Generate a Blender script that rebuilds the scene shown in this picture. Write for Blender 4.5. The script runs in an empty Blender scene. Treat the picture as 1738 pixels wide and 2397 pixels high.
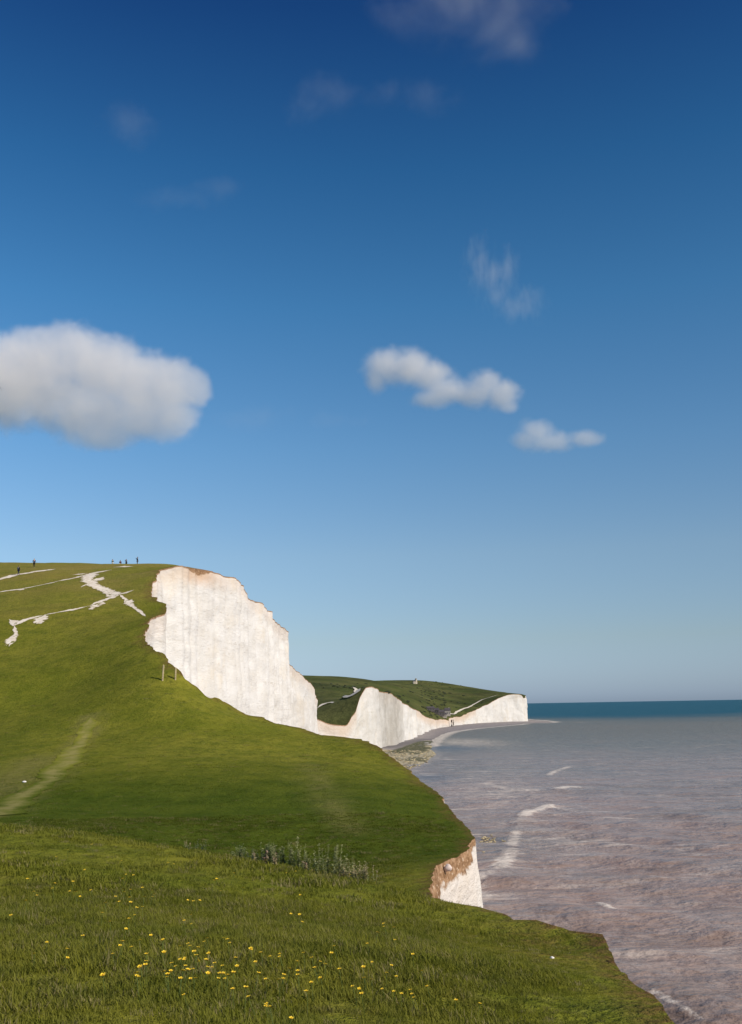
import bpy, bmesh, math, random
import numpy as np
from mathutils import Vector, Matrix
from mathutils.bvhtree import BVHTree
from mathutils.geometry import delaunay_2d_cdt

scene = bpy.context.scene
C = scene.collection
R = math.radians
rng = np.random.default_rng(7)
random.seed(7)

# ------------------------------------------------------------------ camera
EYE = 36.0
cam_data = bpy.data.cameras.new('camera')
cam = bpy.data.objects.new('camera', cam_data)
C.objects.link(cam)
cam_data.sensor_fit = 'VERTICAL'
cam_data.sensor_height = 36.0
cam_data.lens = 36.0 * 2332.0 / 2397.0
cam_data.clip_start = 0.1
cam_data.clip_end = 150000.0
CAM_M = Matrix.Translation((0, 0, EYE)) @ Matrix.Rotation(R(90 + 11.0), 4, 'X') @ Matrix.Rotation(R(-1.0), 4, 'Z')
cam.matrix_world = CAM_M
scene.camera = cam

# ------------------------------------------------------------------ world, sun, exposure
SUN_EL, SUN_ROT = 36.0, 118.0
world = bpy.data.worlds.new('World')
scene.world = world
world.use_nodes = True
wn = world.node_tree.nodes
wl = world.node_tree.links
wn.clear()
w_out = wn.new('ShaderNodeOutputWorld')
w_bg = wn.new('ShaderNodeBackground')
w_sky = wn.new('ShaderNodeTexSky')
w_sky.sky_type = 'NISHITA'
w_sky.sun_disc = False
w_sky.sun_elevation = R(SUN_EL)
w_sky.sun_rotation = R(SUN_ROT)
w_sky.altitude = 40
w_sky.air_density = 1.0
w_sky.dust_density = 0.5
w_sky.ozone_density = 2.0
# deep film blue overhead paling to the horizon: a tint that depends on the height above the horizon only
w_tc = wn.new('ShaderNodeTexCoord')
w_sep = wn.new('ShaderNodeSeparateXYZ')
w_asin = wn.new('ShaderNodeMath'); w_asin.operation = 'ARCSINE'
w_div = wn.new('ShaderNodeMath'); w_div.operation = 'DIVIDE'; w_div.inputs[1].default_value = R(60)
w_ramp = wn.new('ShaderNodeValToRGB')
w_mul = wn.new('ShaderNodeMix')
w_mul.data_type = 'RGBA'
w_mul.blend_type = 'MULTIPLY'
w_mul.clamp_result = False
w_mul.inputs['Factor'].default_value = 1.0
EXPO = 0.25
TINT = [(-2, (.62, .84, 1.45)), (0.4, (.66, .88, 1.50)), (3.6, (.81, .91, 1.10)), (8.5, (.90, 1.03, 1.13)), (14.6, (.70, 1.04, 1.22)), (22.6, (.42, .94, 1.20)), (30, (.23, .70, 1.02)), (38, (.11, .39, .76)), (60, (.10, .34, .68))]
er = w_ramp.color_ramp
while len(er.elements) < len(TINT): er.elements.new(0.5)
for el_, (deg, col) in zip(er.elements, TINT):
    el_.position = max(0.0, deg / 60.0)
    el_.color = tuple(c_ / 1.5 / 2 ** EXPO for c_ in col) + (1,)
wl.new(w_tc.outputs['Generated'], w_sep.inputs[0])
wl.new(w_sep.outputs['Z'], w_asin.inputs[0])
wl.new(w_asin.outputs[0], w_div.inputs[0])
wl.new(w_div.outputs[0], w_ramp.inputs[0])
wl.new(w_sky.outputs[0], w_mul.inputs['A'])
wl.new(w_ramp.outputs['Color'], w_mul.inputs['B'])
# the sky away from the land side is a little deeper, all the way round
w_az = wn.new('ShaderNodeMath'); w_az.operation = 'MULTIPLY_ADD'; w_az.inputs[1].default_value = -0.30; w_az.inputs[2].default_value = 0.98
wl.new(w_sep.outputs['X'], w_az.inputs[0])
w_vm = wn.new('ShaderNodeVectorMath'); w_vm.operation = 'SCALE'
wl.new(w_mul.outputs['Result'], w_vm.inputs[0]); wl.new(w_az.outputs[0], w_vm.inputs['Scale'])
wl.new(w_vm.outputs[0], w_bg.inputs['Color'])
w_bg.inputs['Strength'].default_value = 0.15
wl.new(w_bg.outputs[0], w_out.inputs['Surface'])

sun_data = bpy.data.lights.new('sun', 'SUN')
sun_data.energy = 4.3
sun_data.angle = R(0.5)
sun_data.color = (1.0, 0.92, 0.81)
sun = bpy.data.objects.new('sun', sun_data)
C.objects.link(sun)
to_sun = Vector((math.sin(R(SUN_ROT)) * math.cos(R(SUN_EL)), math.cos(R(SUN_ROT)) * math.cos(R(SUN_EL)), math.sin(R(SUN_EL))))
sun.rotation_euler = to_sun.to_track_quat('Z', 'Y').to_euler()
sun.location = (50, -50, 120)

scene.view_settings.view_transform = 'Standard'
scene.view_settings.look = 'None'
scene.view_settings.exposure = EXPO
scene.view_settings.gamma = 1.0
scene.view_settings.use_curve_mapping = False
scene.cycles.volume_bounces = 8
scene.cycles.max_bounces = 10
scene.cycles.volume_step_rate = 1.0

# ------------------------------------------------------------------ helpers
def ray(px, py):
    v = Vector(((px - 869.0) / 2332.0, -(py - 1198.5) / 2332.0, -1.0))
    d = CAM_M.to_3x3() @ v
    return d / d.y

def P(px, py, Y):
    d = ray(px, py)
    return (d.x * Y, Y, EYE + d.z * Y)

def Psea(px, py, z=0.0):
    d = ray(px, py)
    t = (z - EYE) / d.z
    return (d.x * t, t)

def tag(o, label=None, cat=None, group=None, kind=None):
    if label: o['label'] = label
    if cat: o['category'] = cat
    if group: o['group'] = group
    if kind: o['kind'] = kind
    return o

def mesh_obj(name, verts, faces, mats=None, parent=None, smooth=True):
    me = bpy.data.meshes.new(name)
    me.from_pydata([tuple(v) for v in verts], [], [tuple(int(i) for i in f) for f in faces])
    me.validate()
    if smooth:
        me.polygons.foreach_set('use_smooth', [True] * len(me.polygons))
    o = bpy.data.objects.new(name, me)
    C.objects.link(o)
    for m in (mats or []):
        me.materials.append(m)
    if parent: o.parent = parent
    return o

def fattr(o, name, arr):
    a = o.data.attributes.new(name, 'FLOAT', 'POINT')
    a.data.foreach_set('value', np.asarray(arr, dtype=np.float32))

def empty(name, loc, rz=0.0):
    o = bpy.data.objects.new(name, None)
    C.objects.link(o)
    o.empty_display_size = 0.3
    o.location = loc
    o.rotation_euler = (0, 0, rz)
    return o

def _hash(ix, iy, iz, seed):
    n = (ix.astype(np.int64) * 374761393 + iy.astype(np.int64) * 668265263 + iz.astype(np.int64) * 1440662683 + seed * 974634777) & 0xffffffff
    n = ((n ^ (n >> 13)) * 1274126177) & 0xffffffff
    n = n ^ (n >> 16)
    return (n & 0xffffff) / float(0xffffff)

def vnoise(x, y, z=None, seed=0):
    x = np.asarray(x, float); y = np.asarray(y, float)
    z = np.zeros_like(x) if z is None else np.asarray(z, float)
    ix, iy, iz = np.floor(x), np.floor(y), np.floor(z)
    fx, fy, fz = x - ix, y - iy, z - iz
    fx = fx * fx * (3 - 2 * fx); fy = fy * fy * (3 - 2 * fy); fz = fz * fz * (3 - 2 * fz)
    r = 0
    for dx in (0, 1):
        for dy in (0, 1):
            for dz in (0, 1):
                w = (fx if dx else 1 - fx) * (fy if dy else 1 - fy) * (fz if dz else 1 - fz)
                r = r + w * _hash(ix + dx, iy + dy, iz + dz, seed)
    return r * 2 - 1

def fbm(x, y, z=None, oct=4, seed=0, gain=0.5):
    r = 0; a = 1.0; s = 0.0
    x = np.asarray(x, float); y = np.asarray(y, float)
    for k in range(oct):
        f = 2.03 ** k
        r = r + a * vnoise(x * f, y * f, None if z is None else np.asarray(z, float) * f, seed + k * 17)
        s += a; a *= gain
    return r / s

class TPS:
    def __init__(self, pts, smooth=1e-6):
        p = np.array(pts, float)
        self.s = 100.0
        self.xy = p[:, :2] / self.s
        n = len(p)
        K = self.k(self.xy, self.xy) + smooth * np.eye(n)
        Q = np.hstack([np.ones((n, 1)), self.xy])
        A = np.block([[K, Q], [Q.T, np.zeros((3, 3))]])
        b = np.concatenate([p[:, 2], np.zeros(3)])
        self.w = np.linalg.solve(A, b)
    def k(self, a, b):
        d2 = ((a[:, None, :] - b[None, :, :]) ** 2).sum(-1)
        return 0.5 * d2 * np.log(d2 + 1e-12)
    def __call__(self, x, y):
        q = np.stack([np.ravel(x), np.ravel(y)], 1) / self.s
        out = np.empty(len(q))
        for i in range(0, len(q), 20000):
            qq = q[i:i + 20000]
            out[i:i + 20000] = self.k(qq, self.xy) @ self.w[:-3] + self.w[-3] + qq @ self.w[-2:]
        return out

def inside(poly, x, y):
    poly = np.asarray(poly)
    r = np.zeros(len(x), bool)
    n = len(poly)
    for i in range(n):
        x1, y1 = poly[i]; x2, y2 = poly[(i + 1) % n]
        if y1 == y2: continue
        c = ((y1 > y) != (y2 > y)) & (x < (x2 - x1) * (y - y1) / (y2 - y1) + x1)
        r ^= c
    return r

def seg_dist(px, py, line):
    """distance of points to a polyline"""
    d = np.full(len(px), 1e9)
    for (x1, y1), (x2, y2) in zip(line[:-1], line[1:]):
        vx, vy = x2 - x1, y2 - y1
        L = vx * vx + vy * vy + 1e-12
        t = np.clip(((px - x1) * vx + (py - y1) * vy) / L, 0, 1)
        d = np.minimum(d, np.hypot(px - x1 - t * vx, py - y1 - t * vy))
    return d

def resample(pts, step):
    """3D polyline -> denser 3D polyline; step may depend on Y"""
    pts = np.array(pts, float)
    out = [pts[0]]
    for a, b in zip(pts[:-1], pts[1:]):
        L = np.linalg.norm(b[:2] - a[:2])
        st = step(a[1]) if callable(step) else step
        n = max(1, int(round(L / st)))
        for k in range(1, n + 1):
            out.append(a + (b - a) * k / n)
    return np.array(out)

# ---- node helpers
class NT:
    def __init__(self, name):
        self.m = bpy.data.materials.new(name)
        self.m.use_nodes = True
        self.t = self.m.node_tree
        self.t.nodes.clear()
        self.out = self.t.nodes.new('ShaderNodeOutputMaterial')
    def n(self, typ, **kw):
        nd = self.t.nodes.new(typ)
        for k, v in kw.items(): setattr(nd, k, v)
        return nd
    def link(self, a, b): self.t.links.new(a, b)
    def val(self, sock, v):
        if isinstance(v, (int, float)): sock.default_value = v
        elif isinstance(v, tuple): sock.default_value = (v + (1,))[:4] if sock.type == 'RGBA' else v
        else: self.link(v, sock)
    def pos(self):
        return self.n('ShaderNodeNewGeometry').outputs['Position']
    def mapping(self, vec, scale=(1, 1, 1), loc=(0, 0, 0), rot=(0, 0, 0)):
        m = self.n('ShaderNodeMapping')
        m.inputs['Scale'].default_value = scale
        m.inputs['Location'].default_value = loc
        m.inputs['Rotation'].default_value = rot
        self.link(vec, m.inputs['Vector'])
        return m.outputs[0]
    def noise(self, vec, scale, detail=4, rough=0.55, dist=0.0):
        m = self.n('ShaderNodeTexNoise')
        m.inputs['Scale'].default_value = scale
        m.inputs['Detail'].default_value = detail
        m.inputs['Roughness'].default_value = rough
        m.inputs['Distortion'].default_value = dist
        self.link(vec, m.inputs['Vector'])
        return m.outputs['Fac']
    def ramp(self, v, a, b, lo=0.0, hi=1.0, smooth=True):
        m = self.n('ShaderNodeMapRange')
        if smooth: m.interpolation_type = 'SMOOTHSTEP'
        self.val(m.inputs['Value'], v)
        m.inputs['From Min'].default_value = a
        m.inputs['From Max'].default_value = b
        m.inputs['To Min'].default_value = lo
        m.inputs['To Max'].default_value = hi
        return m.outputs['Result']
    def mix(self, f, a, b, mode='MIX'):
        m = self.n('ShaderNodeMix', data_type='RGBA', blend_type=mode)
        self.val(m.inputs['Factor'], f)
        self.val(m.inputs['A'], a)
        self.val(m.inputs['B'], b)
        return m.outputs['Result']
    def math(self, op, a, b=0.0, c=0.0):
        m = self.n('ShaderNodeMath', operation=op)
        self.val(m.inputs[0], a); self.val(m.inputs[1], b); self.val(m.inputs[2], c)
        return m.outputs[0]
    def attr(self, name):
        return self.n('ShaderNodeAttribute', attribute_name=name).outputs['Fac']
    def bump(self, h, strength=0.5, dist=0.1):
        m = self.n('ShaderNodeBump')
        m.inputs['Strength'].default_value = strength
        m.inputs['Distance'].default_value = dist
        self.link(h, m.inputs['Height'])
        return m.outputs[0]
    def bsdf(self, color, rough=0.8, spec=0.3, normal=None, **kw):
        b = self.n('ShaderNodeBsdfPrincipled')
        self.val(b.inputs['Base Color'], color)
        self.val(b.inputs['Roughness'], rough)
        self.val(b.inputs['Specular IOR Level'], spec)
        if normal is not None: self.link(normal, b.inputs['Normal'])
        for k, v in kw.items(): self.val(b.inputs[k], v)
        self.link(b.outputs[0], self.out.inputs['Surface'])
        return b

def simple(name, col, rough=0.7, var=0.15, scale=8.0, spec=0.3):
    t = NT(name)
    n = t.noise(t.n('ShaderNodeTexCoord').outputs['Object'], scale, 3)
    c = t.mix(t.ramp(n, 0.3, 0.7), tuple(k * (1 - var) for k in col), tuple(min(1, k * (1 + var)) for k in col))
    t.bsdf(c, rough, spec)
    return t.m

# ------------------------------------------------------------------ coast edge of the near hills (pixel, pixel, metres ahead)
near_px = [
 (1588,2397,10),(1563,2373,10.8),(1532,2332,12.2),(1486,2302,13.5),(1450,2261,15.5),(1425,2225,17.5),(1420,2200,19),(1410,2185.5,19.8),
 (1333,2182,20),(1257,2159,21.2),(1206,2157,21.5),(1178,2143.5,22.5),(1146,2131,23.5),(1107,2123,24.5),(1069,2119,25.5),(1042,2113,27),
 (1014,2102,30),(1009,2080,34),(1016,2042,39),(1021,2026,42),(1039,2017,44),(1069,2005,47),(1092,1990,50),(1098,1976,52),(1111,1962,54),
 (1104,1950,57),(1091,1930,60.5),(1069,1908,64),(1042,1878,69),(1032,1862,72),(1012,1847,76),(990,1833,80),(960,1804,86),(942,1794,88.5),(905,1765,93.5),
 (889,1751,96),(869,1742,98),(843,1731,101),(781,1724,105),(741,1719,107),(713,1709,108.5),(675,1701,110.5),(637,1692,112.5),(611,1681,114),(585,1677,115),
 (570,1670,115.3),(534,1650,115.3),(509,1636,114.6),(481,1629,113.5),(470,1617,113),(450,1601,112.5),(435,1589,112.3),(427,1573,113.2),(409,1559,114.6),
 (396,1548,116),(389,1532,118.5),(368,1522,121),(345,1504,125),(338,1489,129),(345,1469,134),(349,1451,139),(366,1443,143),(385,1433,147),
 (394,1419,150.5),(363,1402,157),(362,1396,159),(354,1379,164),(353,1366,168),(370,1343,174),(371,1334,178),(385,1331,181),(419,1325,186),
 (440,1328,192),(458,1332,197),(496,1338,206),(509,1342,210),(524,1348,214),(552,1352,221),(562,1361,224),(573,1373,229),(574,1383,231),(585,1400,236),(601,1407,243),(614,1412,248),
 (626,1428,253),(639,1435,259),(641,1447,262),(660,1466,271),(675,1483,279),(677,1494,282)]
near_edge = [P(*p) for p in near_px]
head = [(2.6, -40, 34.4), (2.5, -10, 34.3), (2.6, 0, 34.0), (2.8, 5, 33.5)]
tail = [(-24.5, 285, 55.5), (-28.5, 292, 54.5), (-31, 305, 53), (-30, 320, 51.5)] + [P(678,1555,331), P(690,1566,338), P(702,1577,345), P(712,1586,351), P(722,1596,360), P(731,1605,368), P(735,1618,374), P(741,1634,382), P(742,1644,386)] \
     + [(-27, 394, 37), (-38, 402, 36), (-60, 410, 36), (-95, 418, 38)]
edge3 = head + near_edge + tail

interior = [
 (0,0,34.4),(-1.2,3,34.1),(-3,0,34.6),(-8,0,35.0),(-8,-20,35.2),(0,-20,34.6),(-25,-10,36),(-25,10,34.8),(-60,0,36),(-60,-40,38),(0,-40,34.6),(-110,0,38),(-110,60,34),
 (0,7,33.7),(0,12,33.2),(-4,10,33.7),(1.5,10,33.0),(-2,18,32.6),(1,18,32.2),(3.2,18.5,31.7),(-7,18,33.0)]
def ip(*a): interior.append(P(*a))
for a in [(-300,1962,33),(0,1962,31),(250,1972,29),(450,1995,27.5),(600,2022,26.5),(750,2048,26),(900,2078,25.5),(980,2098,25.5)]:
    ip(*a)
for a in [(600,2003,51),(300,1965,52),(0,1945,54),(-300,1935,55),(850,2020,48),(980,2010,46),
          (600,1900,63),(300,1890,65),(0,1880,68),(-300,1880,70),(900,1890,64),(1000,1930,58),
          (600,1800,79),(300,1790,82),(0,1790,85),(-300,1790,88),(820,1800,82),
          (600,1735,96),(300,1700,101),(0,1700,106),(-300,1700,110),(760,1760,94),
          (430,1650,105),(200,1600,118),(0,1600,122),(-300,1600,126),(330,1580,113),
          (200,1500,136),(0,1500,141),(-300,1500,146),(280,1450,146),(200,1400,160),(0,1400,166),(-300,1400,171),(290,1380,166),
          (200,1350,178),(0,1352,183),(-300,1352,186),(320,1340,182),
          (330,1322,197),(380,1321.5,199),(240,1321,203),(100,1318.5,206),(-50,1316,208),(-300,1312,210)]:
    ip(*a)
# a dip hidden behind the near brow
interior += [(-3,34,29.9),(-12,36,30.4),(-20,38,30.7),(0,33,29.9)]
interior += [(-120,240,67),(-70,250,66),(-50,240,66),(-45,270,60),(-120,330,58),(-60,330,54),(-40,340,52),(-45,380,40),(-120,400,42),(-200,250,68),(-200,400,45),(-150,120,45),(-200,60,40),(-200,180,66)]
near_tps = TPS(edge3 + interior)

def near_h(x, y):
    x = np.asarray(x, float); y = np.asarray(y, float)
    h = near_tps(x, y)
    amp = 0.05 + 0.30 * np.clip((y - 40) / 100, 0, 1)
    return h + amp * fbm(x * 0.13, y * 0.13, oct=3, seed=3) + 0.05 * fbm(x * 0.9, y * 0.9, oct=3, seed=5)

# denser, slightly ragged cliff edge
e = resample(edge3, lambda y: 0.35 if y < 130 else 0.8)
nrm = np.zeros((len(e), 2))
t_ = np.gradient(e[:, :2], axis=0)
nrm[:, 0] = t_[:, 1]; nrm[:, 1] = -t_[:, 0]
nrm /= np.linalg.norm(nrm, axis=1)[:, None] + 1e-9       # outward (to the sea)
rag = np.clip(e[:, 1] / 120, 0.06, 1.0) * 0.40
e[:, :2] += nrm * (rag * fbm(e[:, 0] * 1.1, e[:, 1] * 1.1, oct=3, seed=11, gain=0.8) + 0.9 * np.clip((e[:, 1] - 100) / 60, 0, 1) * fbm(e[:, 0] * .35, e[:, 1] * .35, oct=3, seed=12, gain=.7))[:, None]
e[:, 2] = near_h(e[:, 0], e[:, 1])
near_e = e

land_poly = np.vstack([near_e[:, :2], [(-240, 430), (-240, -40)]])

def build_land(name, poly, hfun, pts):
    k = len(poly)
    vs = [Vector(p) for p in poly] + [Vector(p) for p in pts]
    ov, oe, of, *_ = delaunay_2d_cdt(vs, [], [list(range(k))], 1, 1e-4)
    xy = np.array([(v.x, v.y) for v in ov])
    z = hfun(xy[:, 0], xy[:, 1])
    o = mesh_obj(name, np.column_stack([xy, z]), of)
    # normals up
    me = o.data
    if me.polygons[0].normal.z < 0: me.flip_normals()
    return o, xy, z

def scatter_grid(poly, x0, x1, y0, y1, st, cond=None):
    gx, gy = np.meshgrid(np.arange(x0, x1, st), np.arange(y0, y1, st))
    gx = gx.ravel() + rng.uniform(-.35, .35, gx.size) * st
    gy = gy.ravel() + rng.uniform(-.35, .35, gy.size) * st
    m = inside(poly, gx, gy)
    m &= seg_dist(gx, gy, poly[:-2]) > st * 0.45
    if cond is not None: m &= cond(gx, gy)
    return np.column_stack([gx[m], gy[m]])

def fr(m=6):   # roughly in view
    return lambda x, y: (np.abs(x) < 0.42 * np.abs(y) + m)
A = scatter_grid(land_poly, -20, 8, 1, 30, 0.40, lambda x, y: np.abs(x) < 0.42 * y + 3)
B = scatter_grid(land_poly, -34, 8, 30, 62, 0.7, fr())
D = scatter_grid(land_poly, -100, 8, 62, 215, 1.5, fr(10))
E = scatter_grid(land_poly, -236, 8, -38, 428, 8.0, lambda x, y: ~((np.abs(x) < 0.42 * np.abs(y) + 10) & (y > 1) & (y < 215)))
land, lxy, lz = build_land('grass_hillside', land_poly, near_h, np.vstack([A, B, D, E]))
bvh = BVHTree.FromPolygons([v.co for v in land.data.vertices], [tuple(p.vertices) for p in land.data.polygons])
def ground(x, y):
    h = bvh.ray_cast(Vector((x, y, 300)), Vector((0, 0, -1)))
    return h[0].z if h[0] is not None else float(near_h([x], [y])[0])
def hit(px, py):
    d = ray(px, py).normalized()
    h = bvh.ray_cast(Vector((0, 0, EYE)), d)
    return h[0] if h[0] is not None else None

# ------------------------------------------------------------------ far coast
far_px = [(742,1683,742),(760,1688,750),(774,1694,757),(800,1697,770),(812,1695,776),(817,1687,778),(821,1677,780),(827,1670,784),(831,1665,786),(836,1652,791),(839,1640,795),(842,1632,799),(849,1619,805),(855,1611,810),(860,1608,815),(866,1607.5,820),
 (872,1609,828),(884,1616,855),(900,1622,890),(920,1629,935),(931,1634,965),(942,1641,1005),(951,1648,1045),(960,1655,1095),(970,1659,1150),(978,1663,1215),(985,1669,1265),(989,1674,1300),(1000,1679,1380),(1015,1683,1465),(1030,1685,1530),(1048,1685,1600),(1055,1681,1625),
 (1070,1677,1670),(1088,1672,1725),(1100,1666,1755),(1117,1660,1800),(1130,1654,1830),(1143,1648,1852),(1155,1641,1870),(1168,1635,1885),(1178,1631,1895),(1190,1627,1905),(1200,1625.5,1915),(1212,1625,1925),(1221,1627,1935),(1225,1632,1942)]
far_edge = [(-95, 418, 38), (-80, 470, 30), (-70, 560, 30), (-68, 660, 26)] + [P(*p) for p in far_px] + [(298, 1990, 50), (292, 2100, 55), (270, 2400, 60), (200, 3200, 60)]
far_int = [P(*p) for p in [
 (720,1592,1500),(650,1586,1500),(560,1580,1500),(800,1603,1450),(760,1597,1480),(850,1606,1500),(880,1606,1650),(920,1603.5,1850),(950,1602.5,2050),(975,1600,2200),(1005,1594,2260),(1030,1597,2260),(1055,1604,2220),(1080,1612,2170),(1105,1615,2120),(1130,1618,2080),(1160,1622,2040),(1190,1624,1990),
 (780,1660,880),(744,1670,880),(700,1665,900),(750,1630,1080),(810,1640,900),(835,1622,900),(700,1620,1150),(760,1610,1280),(820,1612,1150),(600,1640,1150),
 (900,1612,1250),(930,1625,1250),(960,1645,1300),(1000,1660,1560),(980,1640,1620),(1000,1630,1850),(960,1618,1700),(1040,1665,1700),(1040,1640,1880),(1080,1650,1850),(1080,1630,1990),(1130,1638,1930),(1160,1630,1960),(1000,1610,2100),(1050,1618,2080)]]
far_int += [(0,2700,70),(200,2700,60),(-300,2000,70),(-300,1200,60),(-600,1500,70),(-600,700,60),(-150,600,35),(-300,420,50),(-200,800,32),(-600,3000,70),(0,3200,60),(-120,500,35)]
far_tps = TPS(far_edge + far_int)
def far_h(x, y):
    return far_tps(x, y) + 0.9 * fbm(np.asarray(x) * 0.02, np.asarray(y) * 0.02, oct=4, seed=21)
fe = resample(far_edge, lambda y: 4.0 if 700 < y < 2000 else 25.0)
t_ = np.gradient(fe[:, :2], axis=0)
fn = np.stack([t_[:, 1], -t_[:, 0]], 1); fn /= np.linalg.norm(fn, axis=1)[:, None] + 1e-9
fe[:, :2] += fn * (3.0 * fbm(fe[:, 0] * 0.06, fe[:, 1] * 0.06, oct=3, seed=31))[:, None]
fe[:, 2] = far_h(fe[:, 0], fe[:, 1])
far_poly = np.vstack([fe[:, :2], [(-650, 3200), (-650, 418)]])
F1 = scatter_grid(far_poly, -300, 320, 700, 2400, 14.0)
F2 = scatter_grid(far_poly, -640, 320, 430, 3190, 60.0, lambda x, y: ~((x > -300) & (y > 700) & (y < 2400)))
far_land, fxy, fz = build_land('far_grass_hills', far_poly, far_h, np.vstack([F1, F2]))
fbvh = BVHTree.FromPolygons([v.co for v in far_land.data.vertices], [tuple(p.vertices) for p in far_land.data.polygons])
def fhit(px, py):
    h = fbvh.ray_cast(Vector((0, 0, EYE)), ray(px, py).normalized())
    return h[0]
def fground(x, y):
    h = fbvh.ray_cast(Vector((x, y, 500)), Vector((0, 0, -1)))
    return h[0].z if h[0] is not None else float(far_h([x], [y])[0])

# ------------------------------------------------------------------ grass colour shared by turf and blades
def grass_color(t, pos):
    big = t.noise(t.mapping(pos, (1, 1, 0)), 0.035, 4, 0.6)
    mid = t.noise(t.mapping(pos, (1, 1, 0)), 0.35, 5, 0.65)
    fine = t.noise(pos, 3.0, 5, 0.75)
    c = t.mix(t.ramp(mid, 0.32, 0.68), (0.108, 0.124, 0.012), (0.220, 0.203, 0.024))
    c = t.mix(t.ramp(big, 0.50, 0.72, 0, 0.55), c, (0.250, 0.210, 0.030))
    c = t.mix(t.ramp(fine, 0.35, 0.72, 0, 0.5), c, (0.250, 0.238, 0.036))
    c = t.mix(t.ramp(t.noise(t.mapping(pos, (1, 1, 0), (50, 20, 0)), 0.9, 4), 0.58, 0.74, 0, 0.45), c, (0.16, 0.115, 0.045))
    c = t.mix(t.ramp(t.noise(t.mapping(pos, (1, 1, 0), (5, 70, 0)), 1.3, 4, 0.7), 0.50, 0.68, 0, 0.6), c, (0.048, 0.064, 0.011))
    c = t.mix(t.ramp(t.noise(t.mapping(pos, (1, 1, 0), (25, 7, 0)), 2.1, 5, 0.75), 0.54, 0.70, 0, 0.5), c, (0.27, 0.25, 0.065))
    c = t.mix(t.math('MULTIPLY', t.ramp(t.noise(t.mapping(pos, (1, 1, 0), (14, 4, 0)), 0.045, 3, 0.5), 0.42, 0.62), 0.45), c, (0.112, 0.130, 0.011))
    # lusher, deeper green grass grows in the damp hollow
    sp = t.n('ShaderNodeSeparateXYZ'); t.link(pos, sp.inputs[0])
    yy = t.math('ADD', sp.outputs['Y'], t.math('MULTIPLY', t.math('SUBTRACT', t.noise(t.mapping(pos, (1, 1, 0)), 0.07, 4, 0.6), 0.5), 34.0))
    zone = t.math('MULTIPLY', t.ramp(yy, 36, 48), t.ramp(yy, 66, 88, 1.0, 0.0))
    c = t.mix(t.math('MULTIPLY', zone, 0.85), c, t.mix(t.ramp(mid, 0.3, 0.7), (0.034, 0.058, 0.004), (0.068, 0.094, 0.008)))
    # drier towards the top of the hill
    c = t.mix(t.math('MULTIPLY', t.ramp(sp.outputs['Y'], 120, 190), t.ramp(t.noise(t.mapping(pos, (0.5, 1, 0), (9, 9, 0)), 0.12, 5, 0.7), 0.38, 0.62, 0.1, 0.75)), c, (0.235, 0.175, 0.045))
    return c, mid, fine

def turf_material(name, far=False):
    t = NT(name)
    pos = t.pos()
    if far:
        c = t.mix(t.ramp(t.noise(pos, 0.012, 6, 0.65), 0.36, 0.64), (0.070, 0.088, 0.024), (0.125, 0.125, 0.042))
        sc = t.noise(pos, 0.02, 6, 0.7)
        c = t.mix(t.ramp(sc, 0.42, 0.62, 0, 0.6), c, (0.042, 0.046, 0.018))
        fine = t.noise(pos, 0.15, 6, 0.75)
        c = t.mix(t.ramp(fine, 0.4, 0.7, 0, 0.4), c, (0.034, 0.038, 0.018))
        nb = t.bump(fine, 0.8, 4.0)
    else:
        c, mid, fine = grass_color(t, pos)
        lush = t.attr('lush'); worn = t.attr('worn'); soil = t.attr('soil')
        streak = t.noise(t.mapping(pos, (0.35, 1, 0.3)), 0.8, 5, 0.7)
        c = t.mix(t.math('MULTIPLY', lush, 0.6), c, t.mix(t.ramp(mid, 0.3, 0.7), (0.042, 0.072, 0.006), (0.075, 0.105, 0.011)))
        c = t.mix(t.ramp(streak, 0.35, 0.7, 0, 0.30), c, (0.100, 0.115, 0.010))
        wf = t.math('MULTIPLY', worn, t.ramp(t.noise(pos, 1.6, 4, 0.7), 0.3, 0.6, 0.35, 1.0))
        c = t.mix(t.math('MULTIPLY', wf, 0.65), c, (0.28, 0.225, 0.085))
        sf = t.math('MULTIPLY', soil, t.ramp(t.noise(pos, 2.2, 4, 0.7), 0.35, 0.6))
        c = t.mix(sf, c, (0.14, 0.075, 0.032))
        h = t.math('ADD', t.noise(pos, 5.0, 4, 0.8), t.math('MULTIPLY', t.noise(pos, 1.1, 4, 0.7), 2.0))
        nb = t.bump(h, 0.9, 0.16)
    t.bsdf(c, 0.95, 0.03, nb)
    return t.m

land.data.materials.append(turf_material('turf'))
far_land.data.materials.append(turf_material('far_turf', True))
tag(land, 'green grass hillside dipping into a hollow and rising to the cliff brow', 'hill', kind='structure')
tag(far_land, 'dark green downs above the distant white cliffs', 'hills', kind='structure')

# worn lines and lush hollow as attributes of the turf
trail = [hit(*p) for p in [(212,1680),(186,1735),(160,1775),(151,1785),(137,1806),(122,1823),(95,1841),(69,1857),(36,1877),(11,1894),(-20,1912)]]
trail2 = [hit(*p) for p in [(730,1790),(755,1850),(775,1880),(800,1915),(830,1945)]]
trail = [(p.x, p.y) for p in trail if p]; trail2 = [(p.x, p.y) for p in trail2 if p]
ex = near_e[:, :2]
d_edge = seg_dist(lxy[:, 0], lxy[:, 1], ex[::3])
wid = np.clip(lxy[:, 1] / 100, 0.5, 1.5)
worn = np.exp(-(seg_dist(lxy[:, 0], lxy[:, 1], trail) / 0.75) ** 2) * 1.0
worn = np.maximum(worn, 0.7 * np.exp(-(seg_dist(lxy[:, 0], lxy[:, 1], [(x - 3.2, y + 1.0) for x, y in trail[2:]]) / 1.8) ** 2))
worn = np.maximum(worn, 0.55 * np.exp(-(seg_dist(lxy[:, 0], lxy[:, 1], trail2) / 0.9) ** 2))
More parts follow.
